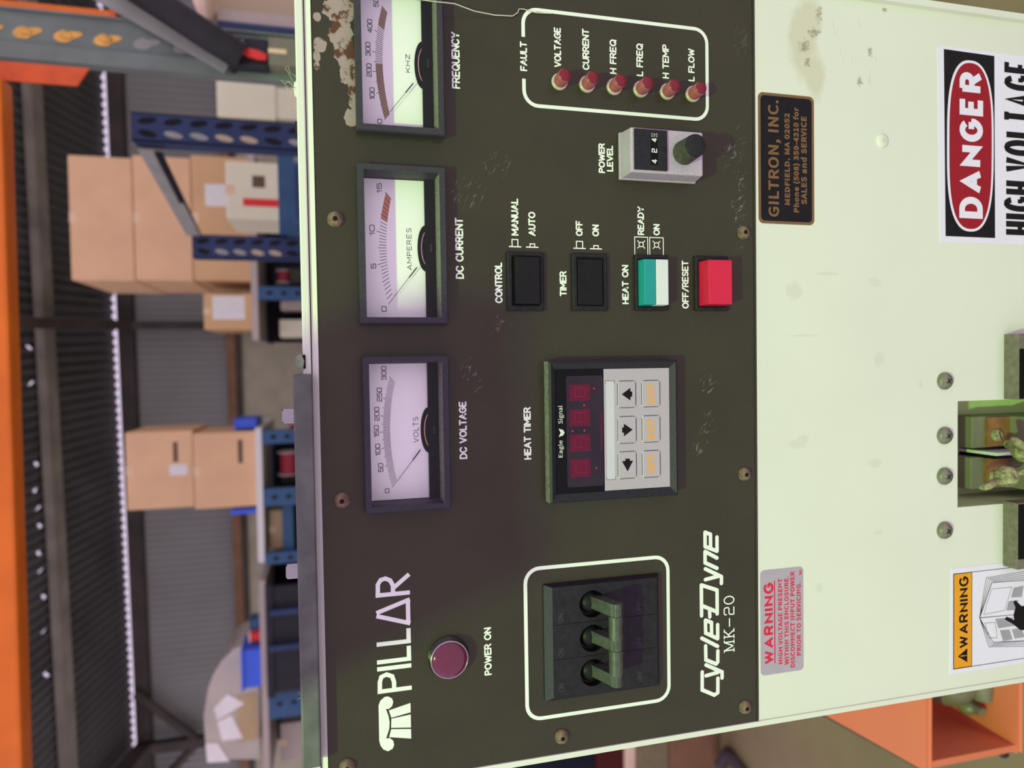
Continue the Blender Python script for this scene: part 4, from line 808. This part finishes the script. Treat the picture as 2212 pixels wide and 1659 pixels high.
# --- blue storage racks beyond, with goods on their top deck
RY = 3650; deck = at(546, 800, RY).z
def post(lab, py0, py1, Y, m='rack_blue', top=None, group='blue rack posts below the cartons'):
    x0, x1, _, _ = span(560, 640, py0, py1, Y); top = deck - 38 if top is None else top
    t = thing('rack_post', lab, 'rack post', ((x0 + x1) / 2, Y, FL), group); b = MB(); b.box(x0, x1, Y, Y + 60, FL, top, m); cx = (x0 + x1) / 2
    for k in range(12): b.disc(cx, top - 60 - 75 * k, 11, Y - .8, 'rack_hole', 12, 16)
    b.build('post', t); b = MB(); b.box(x0 - 25, x1 + 25, Y - 20, Y + 80, FL, FL + 8, m); b.build('foot_plate', t)
post('blue rack post under the tall carton stack, beside the red spool', 619, 647, RY)
post('thin navy rack post left of the carton with the big paper label', 672, 684, RY + 500, 'rack_navy')
post('blue rack post under the right edge of the two-carton stack', 929, 958, RY)
post('perforated blue rack post under the left edge of the two-carton stack', 1055, 1092, RY)
post('blue rack post left of the two-carton stack, by the white panel edge', 1194, 1218, RY)
post('wide blue rack post beneath the film-wrapped bundle', 1490, 1552, RY)
def dk(lab, py0, py1, Y, dep, m, th=36, z=None, name='rack_shelf', back=False):
    x0, x1, _, _ = span(540, 560, py0, py1, Y); z = deck if z is None else z
    t = thing(name, lab, 'shelf', ((x0 + x1) / 2, Y + dep / 2, z)); b = MB(); b.box(x0, x1, Y, Y + dep, z - th, z, m); b.build('board', t, bevel=3)
    b = MB(); b.box(x0, x1, Y - 14, Y, z - th, z - 4, m); b.build('front_edge', t)
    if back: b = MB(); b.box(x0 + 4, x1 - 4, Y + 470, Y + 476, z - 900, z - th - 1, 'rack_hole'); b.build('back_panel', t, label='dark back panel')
    return t
dk('grey top deck of the rack carrying the tall carton stack', 330, 735, RY + 20, 900, 'mauve_shelf', back=True)
dk('white edged top deck under the two-carton stack', 925, 1215, RY + 20, 800, 'paper_label')
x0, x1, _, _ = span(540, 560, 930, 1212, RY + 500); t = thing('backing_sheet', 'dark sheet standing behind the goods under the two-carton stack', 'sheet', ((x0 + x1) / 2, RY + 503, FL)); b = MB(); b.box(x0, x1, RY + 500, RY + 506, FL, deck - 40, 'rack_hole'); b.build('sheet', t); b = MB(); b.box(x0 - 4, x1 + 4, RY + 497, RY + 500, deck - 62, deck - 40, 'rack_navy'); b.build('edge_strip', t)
dk('grey top deck of the rack carrying the film-wrapped bundle', 1255, 1700, RY + 20, 800, 'mauve_shelf', back=True)
zlow = at(632, 1140, RY).z
dk('blue lower shelf beam between the perforated posts', 1092, 1194, RY + 80, 390, 'rack_blue', 60, zlow + 60)
# carton stack A
Y = RY + 50
bz = [deck + 1] + [at(p, 480, Y).z for p in (414, 288, 150)]
g = 'three big cartons stacked on the rack'
# (front faces lean into the aisle; deck below is the rack top)
t, _, _ = carton('bottom carton of the tall stack of three, with small white shipping label', 414, 541, 338, 606, Y, 620, 'cardboard_tan', bz[0], bz[1] - 3, [(398, 446, 443, 497, 'paper_label')], g)
carton('middle carton of the tall stack of three, plain brown', 288, 414, 338, 606, Y, 640, 'cardboard', bz[1], bz[2] - 3, (), g)
carton('top carton of the tall stack of three, plain brown', 150, 288, 338, 606, Y, 660, 'cardboard', bz[2], bz[3], (), g)
carton('carton with a big square paper label next to the tall stack', 440, 545, 634, 712, RY + 60, 420, 'cardboard_tan', deck, None, [(640, 690, 459, 529, 'paper_label')])
carton('white lidded box half hidden by the blue rack frame, with red stripe', 488, 606, 350, 474, 2700, 300, 'cream_carton', None, None, [(430, 446, 525, 606, 'signal_red'), (380, 405, 545, 572, 'print_dark')], None)
x0, x1, z0, _ = span(488, 606, 345, 480, 2700); t = thing('steel_cabinet', 'plain blue steel cabinet under the white lidded box', 'cabinet', ((x0 + x1) / 2, 2850, FL)); b = MB(); b.box(x0, x1, 2690, 3010, FL, z0 - 3, 'rack_blue'); b.build('body', t, bevel=4); b = MB(); b.box(x0 + 20, x1 - 20, 2684, 2690, FL + 60, z0 - 60, 'rack_navy'); b.build('door', t)
# carton stack C
cz = [deck, at(418, 1015, RY + 60).z, at(272, 1015, RY + 60).z]
carton('lower carton of the stack of two, dark printed bar near its base', 418, 545, 934, 1097, RY + 60, 420, 'cardboard', cz[0], cz[1] - 2, [(950, 1000, 514, 524, 'print_dark')], 'two cartons stacked on the white deck')
carton('upper carton of the stack of two, white sticker near its centre', 272, 418, 932, 1099, RY + 60, 430, 'cardboard', cz[1], cz[2], [(955, 998, 374, 384, 'print_dark'), (1003, 1026, 366, 405, 'paper_label')], 'two cartons stacked on the white deck')
def blk(name, lab, cat, px0, px1, py0, py1, Y, dep, m, z0=None, bev=5, group=None, lip=None):
    x0, x1, a, c = span(px0, px1, py0, py1, Y); z0 = a if z0 is None else z0
    t = thing(name, lab, cat, ((x0 + x1) / 2, Y + dep / 2, z0), group)
    b = MB(); b.frustum((x0, x1, z0, c), Y, (x0, x1, z0, c), Y + dep, m); b.build('body', t, bevel=bev)
    b = MB(); e = min(10, (x1 - x0) * .06); b.box(x0 - e, x1 + e, Y - e, Y + dep + e, c - (c - z0) * .12, c + 2, lip or m); b.build('rim', t, bevel=2); return t
blk('plastic_bin', 'bright blue plastic bin right of the two-carton stack', 'bin', 506, 560, 905, 926, RY + 120, 300, 'blue_plastic', deck)
blk('plastic_bin', 'bright blue plastic bin left of the two-carton stack', 'bin', 499, 546, 1099, 1111, RY + 120, 300, 'blue_plastic', deck)
blk('plastic_bin', 'blue plastic bin tucked in front of the film-wrapped bundle', 'bin', 522, 562, 1404, 1486, RY + 40, 200, 'blue_plastic', deck)
blk('cleaning_bottle', 'small sky blue tub on the deck right of the wrapped bundle', 'tub', 540, 566, 1339, 1362, RY + 150, 120, 'rack_blue', deck)
blk('red_tub', 'small red and pink tub beside the sky blue tub', 'tub', 538, 566, 1368, 1386, RY + 100, 80, 'signal_red', deck, lip='pink_cloth')
# film-wrapped bundle: arched top
t = thing('wrapped_bundle', 'arched bundle wrapped in clear stretch film on the rack', 'bundle', at(560, 1520, RY + 260))
Yb = RY + 260; prof = [(560, 1392), (530, 1392), (505, 1402), (478, 1428), (460, 1458), (449, 1490), (444, 1520), (440, 1545), (442, 1580), (447, 1640), (500, 1640), (560, 1640)]
pp = [(at(a, c, Yb).x, at(a, c, Yb).z) for a, c in prof]; pp = [(x, max(z, deck)) for x, z in pp]
b = MB(); b.prism(pp[::-1], Yb, Yb + 420, 'stretch_film'); b.build('film_wrap', t, bevel=14)
b = MB()
for q in ([(500, 1545), (525, 1595), (480, 1600), (470, 1560)], [(470, 1606), (496, 1645), (448, 1648), (444, 1606)], [(492, 1500), (528, 1520), (470, 1556), (462, 1530)]):
    pq = [at(a, c, Yb - 6) for a, c in q]; b.add([(p.x, p.y, p.z) for p in pq] + [(p.x, p.y + 8, p.z) for p in pq], [(0, 1, 2, 3), (7, 6, 5, 4)] + [(i, (i + 1) % 4, (i + 1) % 4 + 4, i + 4) for i in range(4)], 'film_white')
b.build('film_fold', t, label='bright crumpled fold of film')
b = MB(); x0, x1, z0, z1 = span(512, 556, 1500, 1600, Yb - 3); b.box(x0, x1, Yb - 4, Yb + 3, max(z0, deck), z1, 'plywood'); b.build('board', t)
# goods inside the racks under the deck (below the top edge of the cabinet everything is hidden)
zsh = at(700, 1000, RY).z
dk('long shelf board inside the blue racks below the decks', 300, 1720, RY + 80, 408, 'rack_navy', 30, zsh)
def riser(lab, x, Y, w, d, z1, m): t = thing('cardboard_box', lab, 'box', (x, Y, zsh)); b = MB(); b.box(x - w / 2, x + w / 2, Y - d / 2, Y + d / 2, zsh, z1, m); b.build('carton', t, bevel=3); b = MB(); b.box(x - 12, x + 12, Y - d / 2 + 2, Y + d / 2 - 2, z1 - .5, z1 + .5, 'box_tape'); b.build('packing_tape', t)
def spool(lab, sup, px, py, Y, r, L, m, grp='red spools inside the racks'):
    p = at(px, py, Y); t = thing('wire_spool', lab, 'spool', (p.x, Y, p.z - r), grp); b = MB(); b.rod((p.x - L / 2, Y, p.z), (p.x + L / 2, Y, p.z), r * .8, m, 20); b.build('winding', t)
    for s_ in (-1, 1): f = MB(); f.rod((p.x + s_ * L / 2, Y, p.z), (p.x + s_ * (L / 2 + 8), Y, p.z), r, 'mauve_shelf', 20); f.build('flange', t)
    riser(sup, p.x, Y, L + 20, min(2 * r, 110), p.z - r - 1.5, 'dark_timber')
spool('red spool right of the blue post under the tall stack', 'dark carton holding up the red spool beside the blue post', 612, 598, RY + 200, 42, 60, 'spool_red')
spool('crimson spool behind the upper bolt of the bar', 'dark carton holding up the crimson spool between the perforated posts', 624, 1000, RY + 170, 62, 120, 'spool_red')
spool('crimson spool below the blue bin right of the two-carton stack', 'dark carton holding up the small crimson spool by the blue bin', 634, 922, RY + 170, 30, 30, 'spool_red')
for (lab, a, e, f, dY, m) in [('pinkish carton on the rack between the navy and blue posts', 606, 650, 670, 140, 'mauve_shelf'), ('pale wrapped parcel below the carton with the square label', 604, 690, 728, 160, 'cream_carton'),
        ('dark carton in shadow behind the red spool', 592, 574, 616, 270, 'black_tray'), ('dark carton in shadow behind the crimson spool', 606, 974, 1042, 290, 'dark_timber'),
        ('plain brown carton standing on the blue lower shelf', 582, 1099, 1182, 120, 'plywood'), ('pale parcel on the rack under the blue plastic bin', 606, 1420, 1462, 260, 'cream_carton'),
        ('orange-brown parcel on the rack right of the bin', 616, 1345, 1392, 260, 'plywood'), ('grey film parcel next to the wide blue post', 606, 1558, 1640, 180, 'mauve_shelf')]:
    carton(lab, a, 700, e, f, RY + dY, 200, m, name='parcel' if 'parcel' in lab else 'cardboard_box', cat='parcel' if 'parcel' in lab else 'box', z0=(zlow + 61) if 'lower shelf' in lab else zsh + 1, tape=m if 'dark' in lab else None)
blk('black_tray', 'tall black plastic crate with rounded corner left of the upper lit bolt', 'crate', 576, 700, 1262, 1496, RY - 60, 40, 'black_tray', None, 22)
t = thing('crate_front', 'navy slatted crate side in front of the black crate', 'crate', at(640, 1380, RY - 90))
for (e, f) in ((1312, 1324), (1388, 1400)):
    x0, x1, z0, z1 = span(582, 690, e, f, RY - 90); b = MB(); b.box(x0, x1, RY - 112, RY - 84, z0, z1, 'rack_navy'); b.build('slat', t, bevel=2)
# --- free-standing blue rack frame seen from its end
Yf, Yr = 1620, 2350
t = thing('blue_rack_frame', 'navy blue perforated rack end frame with a diagonal brace', 'rack', (at(500, 400, Yf).x, (Yf + Yr) / 2, FL))
def upright(px_top, py0, py1, Y, d, nrow, m):
    x0, x1, _, ztop = span(px_top, px_top, py0, py1, Y)
    u = MB(); u.box(x0, x1, Y, Y + 3, FL, ztop, m); u.box(x0, x0 + 3, Y, Y + d, FL, ztop, m); u.box(x1 - 3, x1, Y, Y + d, FL, ztop, m); h = u.build('upright', t)
    q = MB(); w = x1 - x0
    for k in range(16):
        for s_ in (-1, 1):
            cx, cz_ = (x0 + x1) / 2 + s_ * w * .23, ztop - 38 - 62 * k
            q.add([(cx + w * .115 * math.cos(a) - s_ * w * .05 * math.sin(a), Y - .8, cz_ + 23 * math.sin(a)) for a in [2 * math.pi * j / 14 for j in range(14)]], [tuple(range(14))], 'rack_hole' if (s_ > 0 or k in (0, 5)) else ('olive_carton' if k in (3, 4) else 'rack_grey'))
    q.build('punched_holes', h); return x0, x1, ztop
a0, a1, az_ = upright(283, 241, 303, Yf, 60, 2, 'rack_navy'); c0, c1, cz_ = upright(415, 506, 556, Yr, 60, 2, 'rack_navy')
def strip(name, pa, Ya, pb, Yb2, wd, th, m, par, lab=None):
    A, B = at(*pa, Ya), at(*pb, Yb2); d = (B - A).normalized(); up = Vector((0, 0, 1)); nrm = d.cross(up).normalized(); sd = nrm.cross(d).normalized(); b = MB()
    v = [A - sd * wd / 2 - nrm * th, B - sd * wd / 2 - nrm * th, B - sd * wd / 2 + nrm * th, A - sd * wd / 2 + nrm * th, A + sd * wd / 2 - nrm * th, B + sd * wd / 2 - nrm * th, B + sd * wd / 2 + nrm * th, A + sd * wd / 2 + nrm * th]
    b.hexa([tuple(p) for p in v], m); return b.build(name, par, label=lab)
strip('brace', (318, 322), Yf + 30, (418, 508), Yr - 5, 46, 2, 'rack_grey', t, 'diagonal grey-blue brace'); strip('brace', (342, 330), Yf + 34, (428, 506), Yr, 20, 2, 'rack_hole', t)
strip('strut', (617, 318), Yf + 30, (617, 508), Yr - 5, 45, 2, 'rack_blue', t)
# --- nearer green rack with orange beam, up at the right
Yg = 1150
t = thing('green_rack_upright', 'grey-green steel rack upright with teardrop slots and diagonal lacing', 'rack', (at(300, 110, Yg).x, Yg, FL))
xa, xb = at(300, 119, Yg).x, at(300, 49, Yg).x; zt = C0.z + 1150
b = MB(); b.box(xa, xb, Yg, Yg + 4, FL, zt, 'rack_green'); b.box(xa - 3, xa + 1, Yg - 8, Yg + 88, FL, zt, 'rack_green'); b.box(xb - 1, xb + 3, Yg - 8, Yg + 88, FL, zt, 'rack_green'); b.box(xa - 30, xa - 2, Yg - 10, Yg - 4, FL, zt, 'rack_green'); b.build('post', t)
b = MB(); bb_ = MB()
for i, px in enumerate((-110, -25, 60, 147, 233, 318, 404)):
    c = at(px, 63 + px * .098, Yg); dst = b if i < 5 else bb_
    pts = [(c.x + (9.5 + (3 if math.sin(a) > 0 else -2)) * math.cos(a) - 5 * math.sin(a), c.z + 25 * math.sin(a)) for a in [2 * math.pi * j / 20 for j in range(20)]]
    if i < 5: dst.add([(p[0], Yg - 1.0, p[1]) for p in pts], [tuple(range(20))], 'beam_gold'); dst.ball((c.x, Yg - 1, c.z + 3), 7, 4, 12, 'beam_gold', 12, 8)
    else: dst.add([(p[0], Yg - 1.0, p[1]) for p in pts], [tuple(range(20))], 'rack_grey')
b.build('gold_slots', t, label='slots showing bright gold metal inside'); bb_.build('grey_slots', t)
strip('lacing_brace', (175, -35), Yg - 16, (492, 146), Yg - 16, 28, 3, 'rack_grey', t, 'light grey diagonal brace')
t = thing('orange_beam', 'glossy orange shelf beam running across overhead', 'shelf beam', at(40, 900, Yg - 60))
b = MB(); q = [at(-40, 150, Yg - 60), at(-110, 1800, Yg + 10), at(45, 1800, Yg + 10), at(-28, 150, Yg - 60)]
zt_, zb_ = at(-70, 900, Yg - 30).z, at(30, 900, Yg - 30).z
P0, P1 = at(20, 165, Yg - 60), at(70, 1800, Yg - 20); P0z, P1z = at(2, 165, Yg - 60).z, at(52, 1800, Yg - 20).z
b.hexa([(P0.x, P0.y, P0z), (P1.x, P1.y, P1z), (P1.x, P1.y + 50, P1z), (P0.x, P0.y + 50, P0z), (P0.x, P0.y, P0z + 110), (P1.x, P1.y, P1z + 110), (P1.x, P1.y + 50, P1z + 110), (P0.x, P0.y + 50, P0z + 110)], 'beam_orange'); b.build('beam', t, bevel=6)
b = MB(); x0, x1, z0, z1 = span(15, 195, 142, 182, Yg - 12); b.prism([(x0, z0 + 22), (x1, z0), (x1, z1 + 60), (x0, z1 + 60)], Yg - 16, Yg - 11, 'connector_red'); b.build('end_connector', t, bevel=2, label='red-orange end connector plate')
t = thing('orange_beam', 'thin orange beam crossing behind the green upright', 'shelf beam', at(120, 15, 1500)); b = MB(); A, B = at(-60, 8, 1500), at(252, 26, 1500)
x0, x1, z0, z1 = span(-40, 250, 8, 28, 1500); b.box(x0, x1, 1500, 1540, z0, z1 + 200, 'beam_orange'); b.build('beam', t, bevel=4); b = MB(); b.box(x0 - 2, x1 + 2, 1496, 1544, z0, z0 + 12, 'connector_red'); b.build('end_plate', t)
b = MB(); b.tube([at(235, -66, Yg - 62), at(318, -8, Yg - 62), at(395, 42, Yg - 62), at(455, 82, Yg - 62), at(492, 104, Yg - 58), at(520, 122, Yg - 50)], 27, 'hose_black', 16); tag(b.build('black_hose'), 'thick black hose slanting beside the green upright', 'hose')
blk('black_tray', 'open black tray holding red items at the foot of the black hose', 'tray', 494, 580, 80, 144, Yg - 42, 30, 'black_tray', None, 4)
for lab, a, c, e, f in (('long red tool handle lying in the black tray', 522, 576, 104, 130), ('tiny red cap beside the green wedge in the black tray', 488, 502, 110, 128)):
    p, q = at(a, e + 6, Yg - 50), at(c, f - 6, Yg - 50); b = MB(); b.tube([p, (p * .7 + q * .3), (p * .3 + q * .7), q], [5, 9, 9, 6], 'signal_red', 14); tag(b.build('tool_handle'), lab, 'tool')
b = MB(); pq = [at(492, 130, Yg - 50), at(498, 92, Yg - 50), at(528, 86, Yg - 50), at(514, 136, Yg - 50)]; b.prism([(p.x, p.z) for p in pq], Yg - 54, Yg - 46, 'rack_green'); tag(b.build('green_wedge'), 'dull green wedge between the red pieces in the tray', 'wedge')
carton('olive cream carton at the far right above the mauve shelf', 464, 660, -90, 36, 1770, 320, 'olive_carton')
b = MB(); x0, x1, z0, z1 = span(425, 460, -60, 40, 1700); b.ball(((x0 + x1) / 2, 1690, (z0 + z1) / 2), (x1 - x0) / 2, 60, (z1 - z0) * .75, 'pink_cloth', 20, 14, .05); tag(b.build('cloth_bundle'), 'pale pink cloth bundle beside the olive cream carton', 'cloth')
t = thing('mauve_rack_side', 'mauve shelf side panel with a blue metal edge', 'shelf', at(560, 55, 1720)); x0, x1, z0, z1 = span(470, 700, 30, 58, 1720); b = MB(); b.box(x0, x1, 1720, 1740, z0, z1, 'mauve_shelf'); b.build('panel', t); x0, x1, z0, z1 = span(470, 700, 56, 66, 1716); b = MB(); b.box(x0, x1, 1714, 1740, z0, z1, 'rack_navy'); b.build('metal_edge', t)
carton('dusty olive block at the foot of the green upright', 580, 690, 84, 144, Yg - 54, 32, 'terminal_grey', name='wood_block', cat='block')
blk('storage_cabinet', 'tall pale cream cabinet between the green upright and the navy rack frame', 'cabinet', 470, 700, 188, 256, 2900, 420, 'cream_carton', FL)
# --- low down, left of the cabinet
t = thing('orange_frame', 'orange steel channel frame low beside the cabinet, holding a grey motor', 'machine frame', (-150, 330, FL))
zt_ = at(1998, 1580, 250).z; hh = at(2196, 1580, 250).z
f0, f1 = at(1998, 1420, 250), at(2004, 1720, 250); fa, k0 = at(1999, 1662, 250), atz(1690, 1490, zt_)
def sheet(pts, z, th, m): n = len(pts); v = MB(); v.add([(x, y, z) for x, y in pts] + [(x, y, z - th) for x, y in pts], [tuple(range(n)), tuple(range(2 * n - 1, n - 1, -1))] + [(i, (i + 1) % n, (i + 1) % n + n, i + n) for i in range(n)], m); return v
sheet([(f0.x, f0.y), (fa.x, fa.y), (k0.x, k0.y), (f0.x, k0.y)], zt_, 7, 'machine_orange').build('top_flange', t, bevel=2)
e0, e1 = atz(1684, 1492, zt_), atz(1995, 1663, zt_); b = MB(); b.rod((e0.x, e0.y, zt_ - 4), (e1.x, e1.y, zt_ - 4), 4, 'dark_timber', 10); b.build('dark_edge_strip', t)  # thin dark strip along the flange's back edge
tri = [(f0.x, f0.y), (fa.x, fa.y), (k0.x, k0.y), (f0.x, k0.y)]
sheet(tri, hh + 1, 7, 'machine_orange').build('bottom_flange', t, bevel=2)
dx, dy = k0.x - fa.x, k0.y - fa.y; ln = math.hypot(dx, dy); nx, ny = -dy / ln * 7, dx / ln * 7
b = MB(); q = [(fa.x, fa.y), (k0.x, k0.y), (k0.x - nx, k0.y - ny), (fa.x - nx, fa.y - ny)]; b.hexa([(x, y, hh + 1) for x, y in q] + [(x, y, zt_ - 7) for x, y in q], 'machine_orange'); b.build('web', t)
for xx in (f0.x - 60, f0.x - 8):
    leg = MB(); leg.box(xx, xx + 8, 300, 360, FL, hh - 6, 'machine_orange'); leg.build('leg', t)
e = at(2172, 1627, 262); b = MB(); b.ball((e.x, 262, hh + 4), 5, 5, 6, 'hose_black', 10, 8); b.build('bolt_head', t)
c = at(2066, 1480, 300); b = MB(); b.ball((c.x, 322, c.z), 30, 40, 34, 'motor_grey', 26, 18, .03)
b.tube([(c.x + 46, 318, c.z + 2), (c.x + 12, 314, c.z), (c.x - 6, 312, c.z - 4), (c.x - 18, 310, c.z - 9)], [36, 36, 30, 22], 'motor_grey', 26); b.tube([(c.x + 40, 296, c.z - 20), (c.x + 4, 290, c.z - 24), (c.x - 14, 288, c.z - 26)], [15, 15, 11], 'motor_grey', 16); mot = b.build('motor_housing', t, label='grey cast motor housing')
c2 = at(2106, 1534, 290); b = MB(); b.ball((c2.x, 300, c2.z), 9, 13, 11, 'motor_grey', 16, 12, .06); b.rod((c2.x + 2, 290, c2.z), (c2.x + 2, 280, c2.z), 5, 'motor_grey', 12); b.build('boss', mot)
for k in range(5):
    b = MB(); q = at(2018 + 10 * k, 1470, 284); b.rod((q.x + 16, 282, q.z), (q.x - 12, 282, q.z), 1.9, 'motor_grey', 8); b.build('cooling_fin', mot)
# goods on the floor further back, seen left of the panel
Yl = atz(1556, 1600, FL).y
def stacked(name, lab, cat, pa, pb, py0, py1, m, base, dY=0, dep=420, round_=False, lip=None):
    x0, x1, _, c = span(pa, pa, py0, py1, Yl + dY); q = thing(name, lab, cat, ((x0 + x1) / 2, Yl + dep / 2, base)); b = MB()
    if round_: b.rod(((x0 + x1) / 2, Yl + dY + dep / 2, base), ((x0 + x1) / 2, Yl + dY + dep / 2, c - 8), dep / 2, m, 28)
    else: b.box(x0, x1, Yl + dY, Yl + dY + dep, base, c - 8, m)
    b.build('body', q, bevel=0 if round_ else 8); b = MB(); b.box(x0 + 2, x1 - 2, Yl + dY + 2, Yl + dY + dep - 2, c - 8, c, lip or m); b.build('lid', q, bevel=3); return c
zz = stacked('brown_crate', 'brown grey crate on the floor, lowest of the pile left of the cabinet', 'crate', 1445, 1556, 1566, 1760, 'brown_timber', FL)
zz = stacked('olive_box', 'olive box on the brown grey crate', 'box', 1375, 1445, 1572, 1760, 'drum_olive', zz)
zz = stacked('pink_parcel', 'thin pink parcel on the olive box', 'parcel', 1349, 1375, 1584, 1760, 'pink_cloth', zz)
zz = stacked('maroon_box', 'dark maroon box on the thin pink parcel', 'box', 1287, 1349, 1590, 1760, 'maroon_box', zz)
zz = stacked('navy_cabinet', 'dark navy cabinet topmost of the pile left of the panel', 'cabinet', 1040, 1287, 1560, 1800, 'pile_navy', zz)
stacked('oil_can', 'small olive yellow can on the floor in front of the pile', 'can', 1504, 1556, 1560, 1592, 'olive_carton', FL, -120, 90, True)
gp = [atz(a, c, FL + 24) for a, c in ((1556, 1652), (1572, 1626), (1585, 1645), (1610, 1675), (1600, 1720))]; b = MB(); b.tube([tuple(p) for p in gp], 24, 'violet_rag', 12); tag(b.build('drain_hose'), 'violet-black hose lying curved on the floor left of the cabinet', 'hose')
# --- unseen board added overhead to cast the shadow across the middle of the panel
t = thing('shadow_board', 'added unseen board that casts the diagonal shadow on the panel', 'board', (45, -330, 620))
b = MB(); Zs = 620.; k = (Zs - 241) / 1.20
def sp(x, z): t_ = (Zs - z) / 1.245; return (x - .37 * t_, -t_, Zs)
q = [sp(78, 239.6), sp(210, 240.2), sp(241, 150), sp(243, 118), sp(136, 108)]
b.add([v for v in q] + [(x, y, z + 18) for x, y, z in q], [tuple(range(5)), tuple(range(9, 4, -1))] + [(i, (i + 1) % 5, (i + 1) % 5 + 5, i + 5) for i in range(5)], 'plywood'); b.build('board', t)
